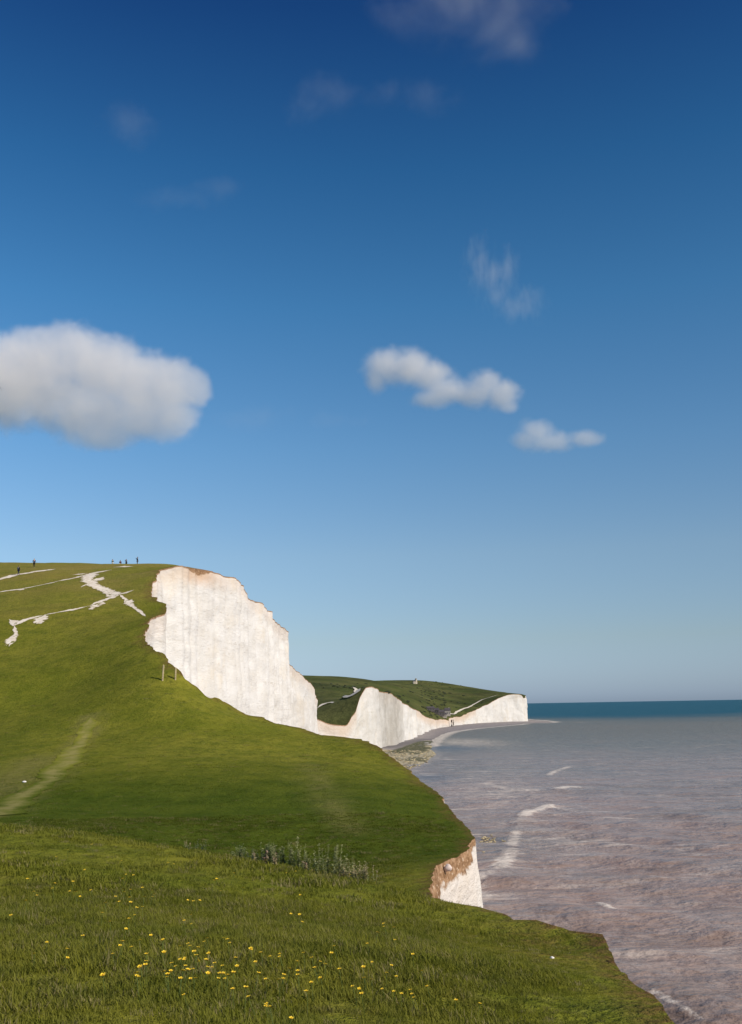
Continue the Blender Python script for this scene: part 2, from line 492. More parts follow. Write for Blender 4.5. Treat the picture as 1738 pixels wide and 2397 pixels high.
worn = np.maximum(worn, np.clip((lxy[:, 1] - 150) / 35, 0, 1) * 0.65 * (0.5 + 0.5 * fbm(lxy[:, 0] * .05, lxy[:, 1] * .12, seed=8)))
lush = np.exp(-((lxy[:, 1] - 60) / 15) ** 4) * (0.85 + 0.35 * fbm(lxy[:, 0] * .12, lxy[:, 1] * .08, seed=14)) + 1.0 * np.exp(-(((lxy[:, 0] + 39) / 8) ** 2 + ((lxy[:, 1] - 92) / 16) ** 2))
rimn = 0.6 + 0.9 * np.clip(fbm(lxy[:, 0] * .9, lxy[:, 1] * .9, seed=15) + .3, 0, 1) * (lxy[:, 1] < 30)
soil = np.exp(-(d_edge / ((0.22 * wid + 0.12) * rimn * np.where(lxy[:, 1] < 30, 1.9, 1.0))) ** 2) * np.where(lxy[:, 1] < 30, 1.0, 0.9)
# bare, trampled ground near the foreground corner
cx, cy = 3.0, 19.0
soil = np.maximum(soil, 0.75 * np.exp(-(((lxy[:, 0] - 2.6) / 1.1) ** 2 + ((lxy[:, 1] - 18.0) / 2.6) ** 2)))
fattr(land, 'lush', np.clip(lush, 0, 1)); fattr(land, 'worn', np.clip(worn, 0, 1)); fattr(land, 'soil', np.clip(soil, 0, 1))

# ------------------------------------------------------------------ chalk cliffs
def chalk_material(name, far=False):
    t = NT(name)
    pos = t.pos()
    depth = t.attr('depth'); grey_tint = t.attr('grey_tint'); ochre = t.attr('ochre')
    s = 0.3 if far else 1.0
    pos = t.mapping(pos, (1, 1, 1) if far else (1, 0.32, 1))
    streak = t.noise(t.mapping(pos, (0.40 * s, 0.40 * s, 0.16 * s)), 1.0, 6, 0.7)
    blot = t.noise(t.mapping(pos, (1, 1, 0.6)), 0.16 * s, 6, 0.65)
    pit = t.noise(t.mapping(pos, (1, 1, 1.6)), 1.6 * s, 4, 0.7)
    c = t.mix(t.ramp(streak, 0.30, 0.75), (0.655, 0.632, 0.605), (0.60, 0.565, 0.515))
    c = t.mix(t.ramp(blot, 0.50, 0.72, 0, 0.45), c, (0.62, 0.52, 0.38))
    c = t.mix(t.ramp(pit, 0.58, 0.74, 0, 0.6), c, (0.42, 0.34, 0.24))
    band = t.noise(t.mapping(pos, (0.05 * s, 0.05 * s, 1.1 * s)), 1.0, 4, 0.6)
    c = t.mix(t.math('MULTIPLY', t.ramp(band, 0.60, 0.70, 0, 0.5), t.ramp(t.noise(pos, 2.2 * s, 3, 0.6), 0.45, 0.62)), c, (0.33, 0.28, 0.21))
    c = t.mix(t.math('MULTIPLY', grey_tint, t.ramp(streak, 0.25, 0.6, 0.55, 1.0)), c, (0.34, 0.31, 0.27))
    dn = t.math('ADD', depth, t.math('MULTIPLY', t.math('SUBTRACT', t.noise(pos, 0.6 * s, 5, 0.7), 0.5), 5.0 * ochre if isinstance(ochre, float) else 3.0))
    c = t.mix(t.math('MULTIPLY', ochre, t.ramp(dn, 1.2 / s ** 0.7, 4.5 / s, 1.0, 0.0)), c, (0.50, 0.29, 0.14))
    soil_t = t.attr('soil_t')
    edge = t.math('SUBTRACT', t.math('ADD', depth, t.math('MULTIPLY', t.math('SUBTRACT', t.noise(pos, 2.0 * s, 4, 0.7), 0.5), t.math('MULTIPLY', soil_t, 1.2))), soil_t)
    sm = t.ramp(edge, 0.06, -0.06)
    soilc = t.mix(t.ramp(t.noise(pos, 3.5 * s, 5, 0.8), 0.35, 0.65), (0.16, 0.085, 0.040), (0.38, 0.235, 0.135))
    soilc = t.mix(t.ramp(t.noise(pos, 7.0 * s, 3, 0.6), 0.62, 0.72), soilc, (0.52, 0.42, 0.33))
    m = t.n('ShaderNodeMapRange'); 
    t.link(edge, m.inputs['Value']); m.inputs['From Min'].default_value = -0.08 / s; m.inputs['From Max'].default_value = 0.08 / s
    m.inputs['To Min'].default_value = 1; m.inputs['To Max'].default_value = 0
    c = t.mix(m.outputs[0], c, soilc)
    h = t.math('ADD', t.math('MULTIPLY', t.noise(pos, 0.7 * s, 6, 0.7), 2.0), t.math('MULTIPLY', pit, 1.2))
    nb = t.bump(h, 0.5, 0.30 / s)
    t.bsdf(c, 0.95, 0.1, nb)
    return t.m

def cliff(name, edge, rows, amp, freq, zbase, mat, lean=0.03, soil=0.35, slump=None, zf=0.8):
    edge = np.asarray(edge)
    n = len(edge)
    t_ = np.gradient(edge[:, :2], axis=0)
    nm = np.stack([t_[:, 1], -t_[:, 0]], 1)
    k = np.array([1, 2, 3, 2, 1]) / 9.0
    for c in (0, 1): nm[:, c] = np.convolve(np.pad(nm[:, c], 2, mode='edge'), k, 'valid')
    nm /= np.linalg.norm(nm, axis=1)[:, None] + 1e-9
    s = np.concatenate([[0], np.cumsum(np.linalg.norm(np.diff(edge[:, :2], axis=0), axis=1))])
    v = np.linspace(0, 1, rows) ** 1.15
    V = np.zeros((rows, n, 3)); dep = np.zeros((rows, n))
    for j in range(rows):
        z = edge[:, 2] * (1 - v[j]) + zbase * v[j]
        d = edge[:, 2] - z
        f = np.clip(d / (amp * 2.5), 0, 1)
        x, y = edge[:, 0], edge[:, 1]
        dis = amp * f * (1.0 * fbm(s * freq, z * freq * zf, oct=4, seed=41, gain=0.5) + 0.5 * fbm(s * freq * 3, z * freq * 3 * zf, oct=4, seed=47, gain=0.6))
        # ledges
        
        dis += lean * d
        if slump is not None: dis += slump * np.clip(d / 1.0, 0, 1) ** 0.8
        V[j, :, 0] = x + nm[:, 0] * dis; V[j, :, 1] = y + nm[:, 1] * dis; V[j, :, 2] = z
        dep[j] = d
    idx = np.arange(rows * n).reshape(rows, n)
    q = np.stack([idx[:-1, :-1].ravel(), idx[1:, :-1].ravel(), idx[1:, 1:].ravel(), idx[:-1, 1:].ravel()], 1)
    o = mesh_obj(name, V.reshape(-1, 3), q, [mat])
    fattr(o, 'depth', dep.ravel())
    sl = soil if np.ndim(soil) else np.full(n, soil)
    fattr(o, 'soil_t', np.tile(sl, rows))
    return o, V, s

mat_chalk = chalk_material('chalk')
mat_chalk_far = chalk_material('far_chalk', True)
ny = near_e[:, 1]; nx = near_e[:, 0]
bite = np.exp(-((ny - 40) / 13.0) ** 4)
soil_near = 0.10 + 0.10 * np.clip(ny / 100, 0, 1.5) + 0.68 * bite
soil_near += 1.1 * np.exp(-((ny - 199) / 4.0) ** 2) * (nx > -40)
near_cliff, NV, ns = cliff('chalk_cliff', near_e, 95, 1.0, 0.035, -1.0, mat_chalk, zf=2.2, lean=0.012, soil=soil_near, slump=0.35 * bite)
gr = np.tile(0.0 * ns, 95)
zz = NV[:, :, 2].ravel(); yy = NV[:, :, 1].ravel(); ss = np.tile(ns, 95)
gr = 0.14 * np.clip(fbm(ss * 0.07, zz * 0.012, seed=61), 0, 1) + 0.18 * (yy > 300)
fattr(near_cliff, 'grey_tint', np.clip(gr, 0, 1))
fattr(near_cliff, 'ochre', np.full(len(zz), 0.18) + 0.5 * np.exp(-((yy - 199) / 10) ** 2))
tag(near_cliff, 'bright white chalk cliff dropping from the grass brow to the sea', 'cliff', kind='structure')

far_soil = np.full(len(fe), 0.7)
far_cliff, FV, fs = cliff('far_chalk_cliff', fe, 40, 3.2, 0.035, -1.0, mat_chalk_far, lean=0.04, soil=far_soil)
fy = np.tile(fe[:, 1], 40); fzv = FV[:, :, 2].ravel()
g = 0.75 * np.exp(-((fy - 925) / 72.0) ** 4) + 0.15  # one stretch of the middle headland is tinted greyer than the rest
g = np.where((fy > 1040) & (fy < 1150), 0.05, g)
och = 0.08 + 0.50 * ((fy > 1180) & (fy < 1790)) + 0.42 * (fy < 790)
och = och * (0.7 + 0.3 * fbm(np.tile(fs, 40) * 0.02, fzv * 0.1, seed=5))
fattr(far_cliff, 'grey_tint', g); fattr(far_cliff, 'ochre', np.clip(och, 0, 1))
tag(far_cliff, 'distant white chalk cliffs running out to a square headland', 'cliffs', kind='structure')

# ------------------------------------------------------------------ beach
water_px = [(875,1815),(905,1812),(953,1801),(975,1790),(993,1787),(1012,1776),(1022,1765),(1012,1752),(1013,1742),(1024,1730),(1033,1723),(1051,1715),(1070,1711),(1088,1709),(1120,1705),(1161,1701),(1200,1697.5),(1235,1693.5)]
wat = [Psea(*p) for p in water_px]
wat = [(-14, 100), (-20, 150), (-21, 200), (-17, 300), (-10, 420)] + wat + [(330, 1860), (345, 2000), (330, 2400)]
backp = [tuple(p) for p in fe[::-1, :2] if 740 < p[1] < 2400]
backp = [(p[0] - 6, p[1]) for p in backp] + [(-90, 700), (-85, 560), (-95, 430), (-45, 410), (-35, 380), (-45, 300), (-45, 200), (-45, 150), (-25, 105)]
wat_d = resample([(x, y, 0) for x, y in wat], lambda y: 4.0)[:, :2]
wat_d[:, 0] += 0.012 * wat_d[:, 1] ** 1.0 * 0.25 * fbm(wat_d[:, 0] * .03, wat_d[:, 1] * .03, seed=71)
beach_poly = [tuple(p) for p in wat_d] + backp[::2]
bp = np.array(beach_poly)
land_line = np.array(backp)
def beach_h(x, y):
    dw = seg_dist(np.asarray(x), np.asarray(y), wat_d[::2])
    z = 0.03 * np.minimum(dw, 100) + 0.02
    rock = inside(np.array(rock_poly), np.asarray(x), np.asarray(y))
    n = fbm(np.asarray(x) * 0.08, np.asarray(y) * 0.04, oct=5, seed=73, gain=0.65)
    z = np.where(rock, 0.35 + 0.9 * n, z + 0.25 * n)
    return np.where(dw < 0.5, -0.2, z)
rock_poly = [Psea(*p) for p in [(870,1760),(902,1757),(942,1758),(967,1745),(1000,1733),(1014,1742),(1024,1765),(995,1789),(955,1802),(905,1814),(860,1812)]]
gx, gy = np.meshgrid(np.arange(-60, 350, 6.0), np.arange(100, 2400, 11.0))
gx = gx.ravel() + rng.uniform(-2, 2, gx.size); gy = gy.ravel() + rng.uniform(-4, 4, gy.size)
m = inside(bp, gx, gy) & (seg_dist(gx, gy, wat_d[::2]) > 3)
g2x, g2y = np.meshgrid(np.arange(-10, 75, 1.5), np.arange(500, 1000, 4.0))
g2x = g2x.ravel() + rng.uniform(-.5, .5, g2x.size); g2y = g2y.ravel() + rng.uniform(-1, 1, g2y.size)
m2 = inside(np.array(rock_poly), g2x, g2y) & inside(bp, g2x, g2y) & (seg_dist(g2x, g2y, wat_d[::2]) > 1)
ov, oe_, of, *_ = delaunay_2d_cdt([Vector(p) for p in beach_poly] + [Vector((a, b)) for a, b in zip(gx[m], gy[m])] + [Vector((a, b)) for a, b in zip(g2x[m2], g2y[m2])], [], [list(range(len(beach_poly)))], 1, 1e-3)
bxy = np.array([(v.x, v.y) for v in ov])
beach = mesh_obj('shingle_beach', np.column_stack([bxy, beach_h(bxy[:, 0], bxy[:, 1])]), of)
if beach.data.polygons[0].normal.z < 0: beach.data.flip_normals()
rockm = inside(np.array(rock_poly), bxy[:, 0], bxy[:, 1]).astype(float)
weed_line = [Psea(*p) for p in [(925,1763),(945,1758),(965,1752),(985,1743),(1002,1736)]]
weed = np.exp(-(seg_dist(bxy[:, 0], bxy[:, 1] , weed_line) / 9.0) ** 2) + 0.5 * rockm * (fbm(bxy[:, 0] * .1, bxy[:, 1] * .05, seed=77) > 0.15)
dark_shingle = np.exp(-(seg_dist(bxy[:, 0], bxy[:, 1], [Psea(*p) for p in [(900,1753),(930,1746),(960,1739),(1000,1731)]]) / 14.0) ** 2)  # darker grey band across the shingle above the rock platform
wetline = np.exp(-(seg_dist(bxy[:, 0], bxy[:, 1], wat_d[::2]) / 9.0) ** 2)
fattr(beach, 'rock', rockm); fattr(beach, 'weed', np.clip(weed, 0, 1)); fattr(beach, 'dark_shingle', np.clip(np.maximum(dark_shingle, 0.6 * wetline), 0, 1))
t = NT('shingle')
pos = t.pos()
c = t.mix(t.ramp(t.noise(pos, 0.12, 6, 0.75), 0.35, 0.65), (0.20, 0.175, 0.165), (0.30, 0.265, 0.25))
c = t.mix(t.math('MULTIPLY', t.attr('dark_shingle'), 0.8), c, (0.115, 0.105, 0.105))
rk = t.mix(t.ramp(t.noise(pos, 0.35, 6, 0.8), 0.40, 0.60), (0.22, 0.175, 0.09), (0.52, 0.45, 0.31))
c = t.mix(t.attr('rock'), c, rk)
c = t.mix(t.math('MULTIPLY', t.ramp(t.attr('weed'), 0.2, 0.6), t.ramp(t.noise(pos, 0.5, 5, 0.8), 0.32, 0.52)), c, (0.055, 0.060, 0.022))
t.bsdf(c, 0.85, 0.25, t.bump(t.noise(pos, 0.8, 5, 0.8), 0.8, 0.6))
beach.data.materials.append(t.m)
tag(beach, 'grey shingle beach and chalk rock platform below the cliffs', 'beach', kind='structure')

# ------------------------------------------------------------------ sea
def sea_mesh():
    az = np.concatenate([np.linspace(-1.2, -0.08, 40, endpoint=False), np.linspace(-0.08, 0.42, 640, endpoint=False), np.linspace(0.42, 1.3, 40)])
    inv = np.concatenate([np.linspace(1 / 14.0, 1 / 90.0, 60, endpoint=False), np.linspace(1 / 90.0, 1 / 2500.0, 560, endpoint=False), np.linspace(1 / 2500.0, 1 / 90000.0, 40)])
    r = 1 / inv
    RR, AZ = np.meshgrid(r, az, indexing='ij')
    X = RR * np.sin(AZ); Y = RR * np.cos(AZ)
    # waves roll in towards the shore, crests roughly across the view
    near = np.clip(1 - RR / 1500, 0, 1)
    res = RR * RR / 36 * 0.0007
    Z = np.zeros_like(X)
    for k, (L, a, th, ph) in enumerate([(34, .26, 62, 0.3), (27, .20, 78, 1.9), (19, .15, 50, 4.1), (12, .10, 90, 2.2), (8.5, .07, 66, 5.2), (6, .05, 110, 0.9), (30, .16, 8, 2.0), (14, .09, 20, 3.3)]):
        kx, ky = math.cos(R(th)) * 2 * math.pi / L, math.sin(R(th)) * 2 * math.pi / L
        q = kx * X + ky * Y + ph + 1.6 * fbm(X * .012, Y * .012, oct=2, seed=80 + k)
        env = 0.6 + 0.6 * vnoise(X / (L * 5), Y / (L * 5), seed=90 + k)
        fade = np.clip(L / (RR * RR / 36 * 0.0017) / 3 - 0.6, 0, 1)
        Z += 2.2 * a * env * fade * (np.exp(np.sin(q) - 1) * 2 - 0.9)
    zn = Z / (np.sqrt((Z[60:560, 40:680] ** 2).mean()) + 1e-6)
    patch = np.clip(fbm(X * .011, Y * .007, oct=3, seed=120) + 0.15, 0, 1)
    coastd = seg_dist(X.ravel()[::1], Y.ravel(), np.vstack([near_e[::24, :2], wat_d[::6]])).reshape(X.shape)
    shore = np.exp(-coastd / 70)
    foam = np.clip((zn - 1.25) * 0.9, 0, 1) * np.clip(patch * 1.6 + shore * 0.7, 0, 1) * (RR < 1300) * 0.75 * np.clip((RR - 110) / 260, 0.22, 1.0)
    tall = np.zeros_like(X)
    def along(pxs, w, amt, up=0.0, yw=None):
        nonlocal foam, tall
        line = [Psea(*p) for p in pxs]
        xs = [p[0] for p in line]; ys = [p[1] for p in line]
        pad = w * 4
        m = (X > min(xs) - pad) & (X < max(xs) + pad) & (Y > min(ys) - pad * 2) & (Y < max(ys) + pad * 2)
        if not m.any(): return
        d = seg_dist(X[m], Y[m], line)
        g = np.exp(-(d / w) ** 2)
        foam[m] = np.maximum(foam[m], amt * g)
        if up: tall[m] = np.maximum(tall[m], up * np.exp(-(d / (w * 1.3)) ** 2))
    # named breakers read off the photograph, placed on the water
    along([(1226,1911),(1242,1903),(1262,1895),(1288,1888)], 2.8, 1.35, 0.9)
    along([(1288,1890),(1340,1899),(1400,1902),(1469,1903)], 1.7, 0.85, 0.3)
    along([(1309,1849),(1328,1843),(1348,1845)], 3.6, 1.35, 0.9)
    along([(1348,1846),(1372,1846),(1391,1845)], 2.2, 0.9, 0.3)
    along([(1286,1815),(1300,1806),(1333,1796)], 3.2, 0.95, 0.4)
    along([(1141,1835),(1160,1842),(1185,1848),(1250,1850)], 6.0, 0.8, 0.2)
    along([(1226,1911),(1218,1925),(1213,1945)], 2.4, 0.62, 0.4)
    along([(1208,1952),(1201,1969),(1199,1980)], 2.8, 0.85, 0.4)
    along([(1196,1990),(1193,2005),(1188,2012)], 3.2, 0.9, 0.4)
    along([(1190,2012),(1180,2022),(1172,2028)], 2.6, 1.1, 0.5)
    along([(1168,2034),(1150,2040),(1140,2050)], 2.8, 0.72, 0.4)
    along([(1136,2054),(1125,2062),(1116,2072)], 3.6, 0.8, 0.3)
    along([(1205,2035),(1180,2050),(1150,2062)], 3.0, 0.45)
    along([(1118,2075),(1126,2092),(1122,2115),(1116,2135)], 3.6, 0.72, 0.2)
    along([(1400,1690),(1418,1689)], 16.0, 0.95, 1.0)
    along([(1240,1690),(1290,1690),(1360,1691),(1400,1691)], 16.0, 0.7)
    along([(1235,1684),(1300,1686)], 16.0, 0.6)
    along([(1405,2108),(1412,2114),(1425,2124),(1438,2132)], 1.1, 1.1, 0.35)
    along([(1425,2180),(1440,2195),(1455,2205)], 1.2, 0.5, 0.1)
    along([(1530,2325),(1550,2335),(1570,2350),(1600,2362),(1640,2378)], 1.0, 0.75, 0.2)
    along([(1150,2145),(1200,2160),(1260,2168)], 1.2, 0.5)
    along([(1590,2052),(1620,2047),(1660,2050),(1700,2052)], 1.1, 0.66, 0.25)
    along([(1640,2020),(1680,2014),(1738,2018)], 1.2, 0.5, 0.2)
    along([(1230,2035),(1260,2036),(1300,2037)], 1.2, 0.6, 0.2)
    along([(1450,2004),(1460,2003)], 2.0, 0.6, 0.2)
    along([(1495,2058),(1545,2068)], 1.4, 0.55, 0.2)
    along([(1390,1977),(1470,1982)], 1.5, 0.45, 0.2)
    along([(1200,1988),(1320,1992)], 1.3, 0.45)
    # surf along the waterline
    sh = seg_dist(X.ravel(), Y.ravel(), wat_d[::3]).reshape(X.shape)
    foam = np.maximum(foam, 0.95 * np.exp(-((sh - 3) / (3 + 0.006 * Y)) ** 2) * (Y > 900))
    foam = np.maximum(foam, 0.55 * np.exp(-((sh - 2) / 5.0) ** 2) * (Y > 450))
    # streaky surf in the bay
    bay = np.exp(-((X - 90) / 60) ** 2 - ((Y - 980) / 190) ** 2)
    foam = np.maximum(foam, 0.75 * bay)
    bay2 = np.exp(-((X - 50) / 45) ** 2 - ((Y - 440) / 170) ** 2)
    foam = np.maximum(foam, 0.60 * bay2)
    bay3 = np.exp(-((X - 45 - 0.02 * (Y - 250)) / 22) ** 2 - ((Y - 290) / 90) ** 2)
    foam = np.maximum(foam, 0.5 * bay3)
    # along the foot of the near cliff
    dc = seg_dist(X.ravel(), Y.ravel(), near_e[::12, :2]).reshape(X.shape)
    foam = np.maximum(foam, 0.6 * np.exp(-(dc / 6) ** 2))
    Z += tall * 0.9
    calm_reflection = np.exp(-((X - 60) / 26) ** 2 - ((Y - 860) / 60) ** 2) + 0.8 * np.exp(-((X - 25) / 18) ** 2 - ((Y - 520) / 30) ** 2)
    shallow = np.exp(-dc / 55) + 0.7 * np.exp(-np.clip(sh, 0, None) / 60)
    n0, n1 = X.shape
    idx = np.arange(n0 * n1).reshape(n0, n1)
    q = np.stack([idx[:-1, :-1].ravel(), idx[:-1, 1:].ravel(), idx[1:, 1:].ravel(), idx[1:, :-1].ravel()], 1)
    me = bpy.data.meshes.new('sea')
    V = np.stack([X, Y, Z], -1).reshape(-1, 3)
    me.vertices.add(len(V)); me.vertices.foreach_set('co', V.ravel())
    me.loops.add(q.size); me.loops.foreach_set('vertex_index', q.ravel().astype(np.int32))
    me.polygons.add(len(q)); me.polygons.foreach_set('loop_start', np.arange(0, q.size, 4, dtype=np.int32))
    me.update(calc_edges=True); me.validate()
    me.polygons.foreach_set('use_smooth', [True] * len(q))
    if me.polygons[0].normal.z < 0: me.flip_normals()
    o = bpy.data.objects.new('sea', me); C.objects.link(o)
    fattr(o, 'foam', foam.ravel()); fattr(o, 'calm_reflection', np.clip(calm_reflection, 0, 1).ravel()); fattr(o, 'shallow', np.clip(shallow, 0, 1).ravel())
    return o
sea = sea_mesh()
t = NT('sea_water')
pos = t.pos()
sep = t.n('ShaderNodeSeparateXYZ'); t.link(pos, sep.inputs[0])
X_, Y_ = sep.outputs['X'], sep.outputs['Y']
warp = t.noise(t.mapping(pos, (1, 0.6, 0)), 0.0022, 5, 0.6)
dist = t.math('ADD', Y_, t.math('MULTIPLY', t.math('SUBTRACT', warp, 0.5), 1300.0))
flat = t.mapping(pos, (1, 1, 0))
turb = t.noise(flat, 0.010, 5, 0.62)
turb2 = t.noise(t.mapping(pos, (0.75, 1, 0), (3, 9, 0)), 0.055, 5, 0.62)
turb3 = t.noise(t.mapping(pos, (0.8, 1, 0), (13, 29, 0)), 0.35, 4, 0.6)
c = t.mix(t.ramp(turb, 0.35, 0.65), (0.285, 0.190, 0.152), (0.195, 0.156, 0.130))
c = t.mix(t.ramp(turb2, 0.38, 0.64, 0, 0.7), c, (0.31, 0.238, 0.205))
c = t.mix(t.ramp(turb2, 0.46, 0.30, 0, 0.5), c, (0.150, 0.112, 0.095))
c = t.mix(t.ramp(turb3, 0.45, 0.68, 0, 0.35), c, (0.36, 0.30, 0.27))
c = t.mix(t.ramp(turb3, 0.46, 0.30, 0, 0.25), c, (0.14, 0.11, 0.09))
c = t.mix(t.ramp(dist, 300, 1100, 0, 0.9), c, (0.150, 0.148, 0.120))
c = t.mix(t.ramp(dist, 1400, 2300, 0, 0.35), c, (0.05, 0.09, 0.09))
c = t.mix(t.ramp(dist, 1750, 2900), c, (0.008, 0.070, 0.095))
c = t.mix(t.math('MULTIPLY', t.attr('calm_reflection'), 0.7), c, (0.055, 0.085, 0.115))  # blue sky reflection on the calm patches, painted into the water colour
fo = t.attr('foam')
f1 = t.noise(flat, 0.50, 6, 0.8, 0.4)
f2 = t.noise(t.mapping(pos, (0.7, 1, 0)), 0.13, 6, 0.78, 0.3)
f3 = t.noise(flat, 1.7, 5, 0.85)
fmix = t.math('ADD', t.math('ADD', t.math('MULTIPLY', f1, 0.4), t.math('MULTIPLY', f2, 0.4)), t.math('MULTIPLY', f3, 0.2))
thr = t.math('ADD', fmix, t.math('MULTIPLY', fo, 0.24))
foamf = t.ramp(thr, 0.60, 0.76)
wa = t.noise(t.mapping(pos, (0.30, 1, 0), (11, 3, 0)), 0.13, 5, 0.66)
wb = t.noise(t.mapping(pos, (0.35, 1, 0), (71, 3, 0)), 0.028, 4, 0.6)
wc = t.math('MULTIPLY', t.ramp(wa, 0.53, 0.68), t.ramp(wb, 0.42, 0.62, 0.15, 1.0))
wc = t.math('MULTIPLY', wc, t.ramp(Y_, 600, 1500, 1.0, 0.15))
wc = t.math('MULTIPLY', wc, t.ramp(Y_, 110, 330, 0.35, 0.85))
shal = t.attr('shallow')
wc = t.math('MULTIPLY', wc, t.math('ADD', 0.7, t.math('MULTIPLY', shal, 1.2)))
foamf = t.math('MINIMUM', t.math('ADD', foamf, wc), 1.0)
c = t.mix(t.math('MULTIPLY', foamf, 0.78), c, (0.62, 0.56, 0.50))
w0 = t.noise(t.mapping(pos, (0.6, 1, 1)), 0.09, 4, 0.6)
w1 = t.noise(t.mapping(pos, (0.6, 1, 1)), 0.30, 4, 0.58)
w2 = t.noise(t.mapping(pos, (0.7, 1, 1)), 1.4, 3, 0.6)
hh = t.math('ADD', t.math('ADD', t.math('MULTIPLY', w0, 9.0), t.math('MULTIPLY', w1, 3.0)), w2)
nb = t.bump(hh, 0.65, 0.6)
rough = t.math('ADD', t.ramp(Y_, 100, 1500, 0.20, 0.40), t.math('MULTIPLY', foamf, 0.5))
b = t.bsdf(c, rough, 0.19, nb)
b.inputs['IOR'].default_value = 1.33
sea.data.materials.append(t.m)
tag(sea, 'brown grey choppy sea turning teal towards the horizon', 'sea', kind='structure')

# sea bed so that the water never shows a hole
sb = mesh_obj('sea_bed', [(-90000, -3000, -6), (90000, -3000, -6), (90000, 90000, -6), (-90000, 90000, -6)], [(0, 1, 2, 3)], [simple('sea_bed', (0.12, 0.1, 0.08))])
tag(sb, 'sandy sea bed under the water', 'sea bed', kind='structure')

# ------------------------------------------------------------------ chalk paths on the hill
t = NT('chalk_path')
pos = t.pos()
c = t.mix(t.ramp(t.noise(pos, 1.2, 5, 0.7), 0.35, 0.65), (0.74, 0.66, 0.56), (0.60, 0.50, 0.38))
gcol, _m, _f = grass_color(t, pos)
fray = t.math('ADD', t.attr('core'), t.math('MULTIPLY', t.math('SUBTRACT', t.noise(pos, 1.3, 5, 0.75), 0.5), 2.6))
c = t.mix(t.ramp(fray, 0.10, 0.30), t.mix(0.5, gcol, (0.20, 0.15, 0.07)), c)
c = t.mix(t.ramp(fray, -0.15, 0.02), gcol, c)
t.bsdf(c, 0.95, 0.1, t.bump(t.noise(pos, 3.0, 4), 0.4, 0.05))
mat_path = t.m
def ribbon(pxs, w, seed, hitf=hit, gf=ground, step=0.5, lift=0.035, cross=7, wscale=0.60):
    pts = [hitf(*p) for p in pxs]
    ws = [q_ * wscale for q_ in (w if isinstance(w, (list, tuple)) else [w] * len(pts))]
    pl = [(p.x, p.y, k) for p, k in zip(pts, ws) if p is not None]
    pl = resample(pl, step)
    xy = pl[:, :2].copy()
    for _ in range(2):
        xy[1:-1] = (xy[:-2] + 2 * xy[1:-1] + xy[2:]) / 4
    tt = np.gradient(xy, axis=0); nn = np.stack([-tt[:, 1], tt[:, 0]], 1); nn /= np.linalg.norm(nn, axis=1)[:, None] + 1e-9
    s = np.arange(len(xy)) * step
    jl = fbm(s * 0.5, s * 0 + seed, oct=4, seed=seed, gain=0.7); jr = fbm(s * 0.5, s * 0 - seed, oct=4, seed=seed + 5, gain=0.7)
    taper = np.clip(np.minimum(np.arange(len(xy)), np.arange(len(xy))[::-1]) / 3.0, 0.12, 1)
    V = []
    for i in range(len(xy)):
        wl = pl[i, 2] * 0.5 * taper[i] * max(0.25, 1 + 0.9 * jl[i]); wr = pl[i, 2] * 0.5 * taper[i] * max(0.25, 1 + 0.9 * jr[i])
        for k in range(cross):
            u = -wl + (wl + wr) * k / (cross - 1)
            x, y = xy[i] + nn[i] * u
            V.append((x, y, gf(x, y) + lift, 1 - abs(2 * k / (cross - 1) - 1)))
    F = []
    for i in range(len(xy) - 1):
        for k in range(cross - 1):
            a = i * cross + k
            F.append((a, a + 1, a + cross + 1, a + cross))
    return V, F
def blob(px, py, rx, ry, seed, lift=0.045):
    p = hit(px, py)
    V = [(p.x, p.y, ground(p.x, p.y) + lift, 1.0)]; F = []
    n = 26
    for ring in (0.5, 1.0):
        for k in range(n):
            a = 2 * math.pi * k / n
            r = 1 + 0.55 * float(fbm(np.array([math.cos(a) * 2.2 + seed]), np.array([math.sin(a) * 2.2]), oct=3, seed=seed, gain=0.7)[0])
            x = p.x + math.cos(a) * rx * r * ring; y = p.y + math.sin(a) * ry * r * ring
            V.append((x, y, ground(x, y) + lift, 1.0 - ring))
    for k in range(n):
        F.append((0, 1 + k, 1 + (k + 1) % n))
        F.append((1 + k, 1 + n + k, 1 + n + (k + 1) % n, 1 + (k + 1) % n))
    return V, F
def join_geo(gs):
    V = []; F = []
    for v, f in gs:
        b0 = len(V); V += v; F += [tuple(b0 + i for i in q) for q in f]
    return V, F
mat_far_path = simple('worn_chalk', (0.60, 0.53, 0.43), 0.95, 0.1, 0.2)
def path(name, geos, label, hide=False):
    V, F = join_geo(geos)
    o = mesh_obj(name, [v[:3] for v in V], F, [mat_far_path if name == 'far_path' else mat_path])
    fattr(o, 'core', [v[3] for v in V])
    if o.data.polygons[0].normal.z < 0: o.data.flip_normals()
    return tag(o, label, 'path', kind='structure')
path('chalk_path', [ribbon([(-60,1366),(0,1356),(32,1347),(45,1344),(70,1341),(94,1336.5),(119,1334),(132,1332)], [3,3,3.6,3,2.2,2.6,2.2,1.2], 1)], 'white chalk path running past the walkers at the left')
path('chalk_path', [ribbon([(-10,1388),(13,1384),(51,1379),(70,1375),(92,1371),(115,1366),(135,1361)], [1.2,1.4,1.6,1.3,1.1,1.0,1.2], 2), ribbon([(130,1362),(150,1358),(170,1354.5),(188,1350),(204,1346)], [1.0,1.6,1.2,2,3], 3)], 'thin pale path line crossing the upper slope')
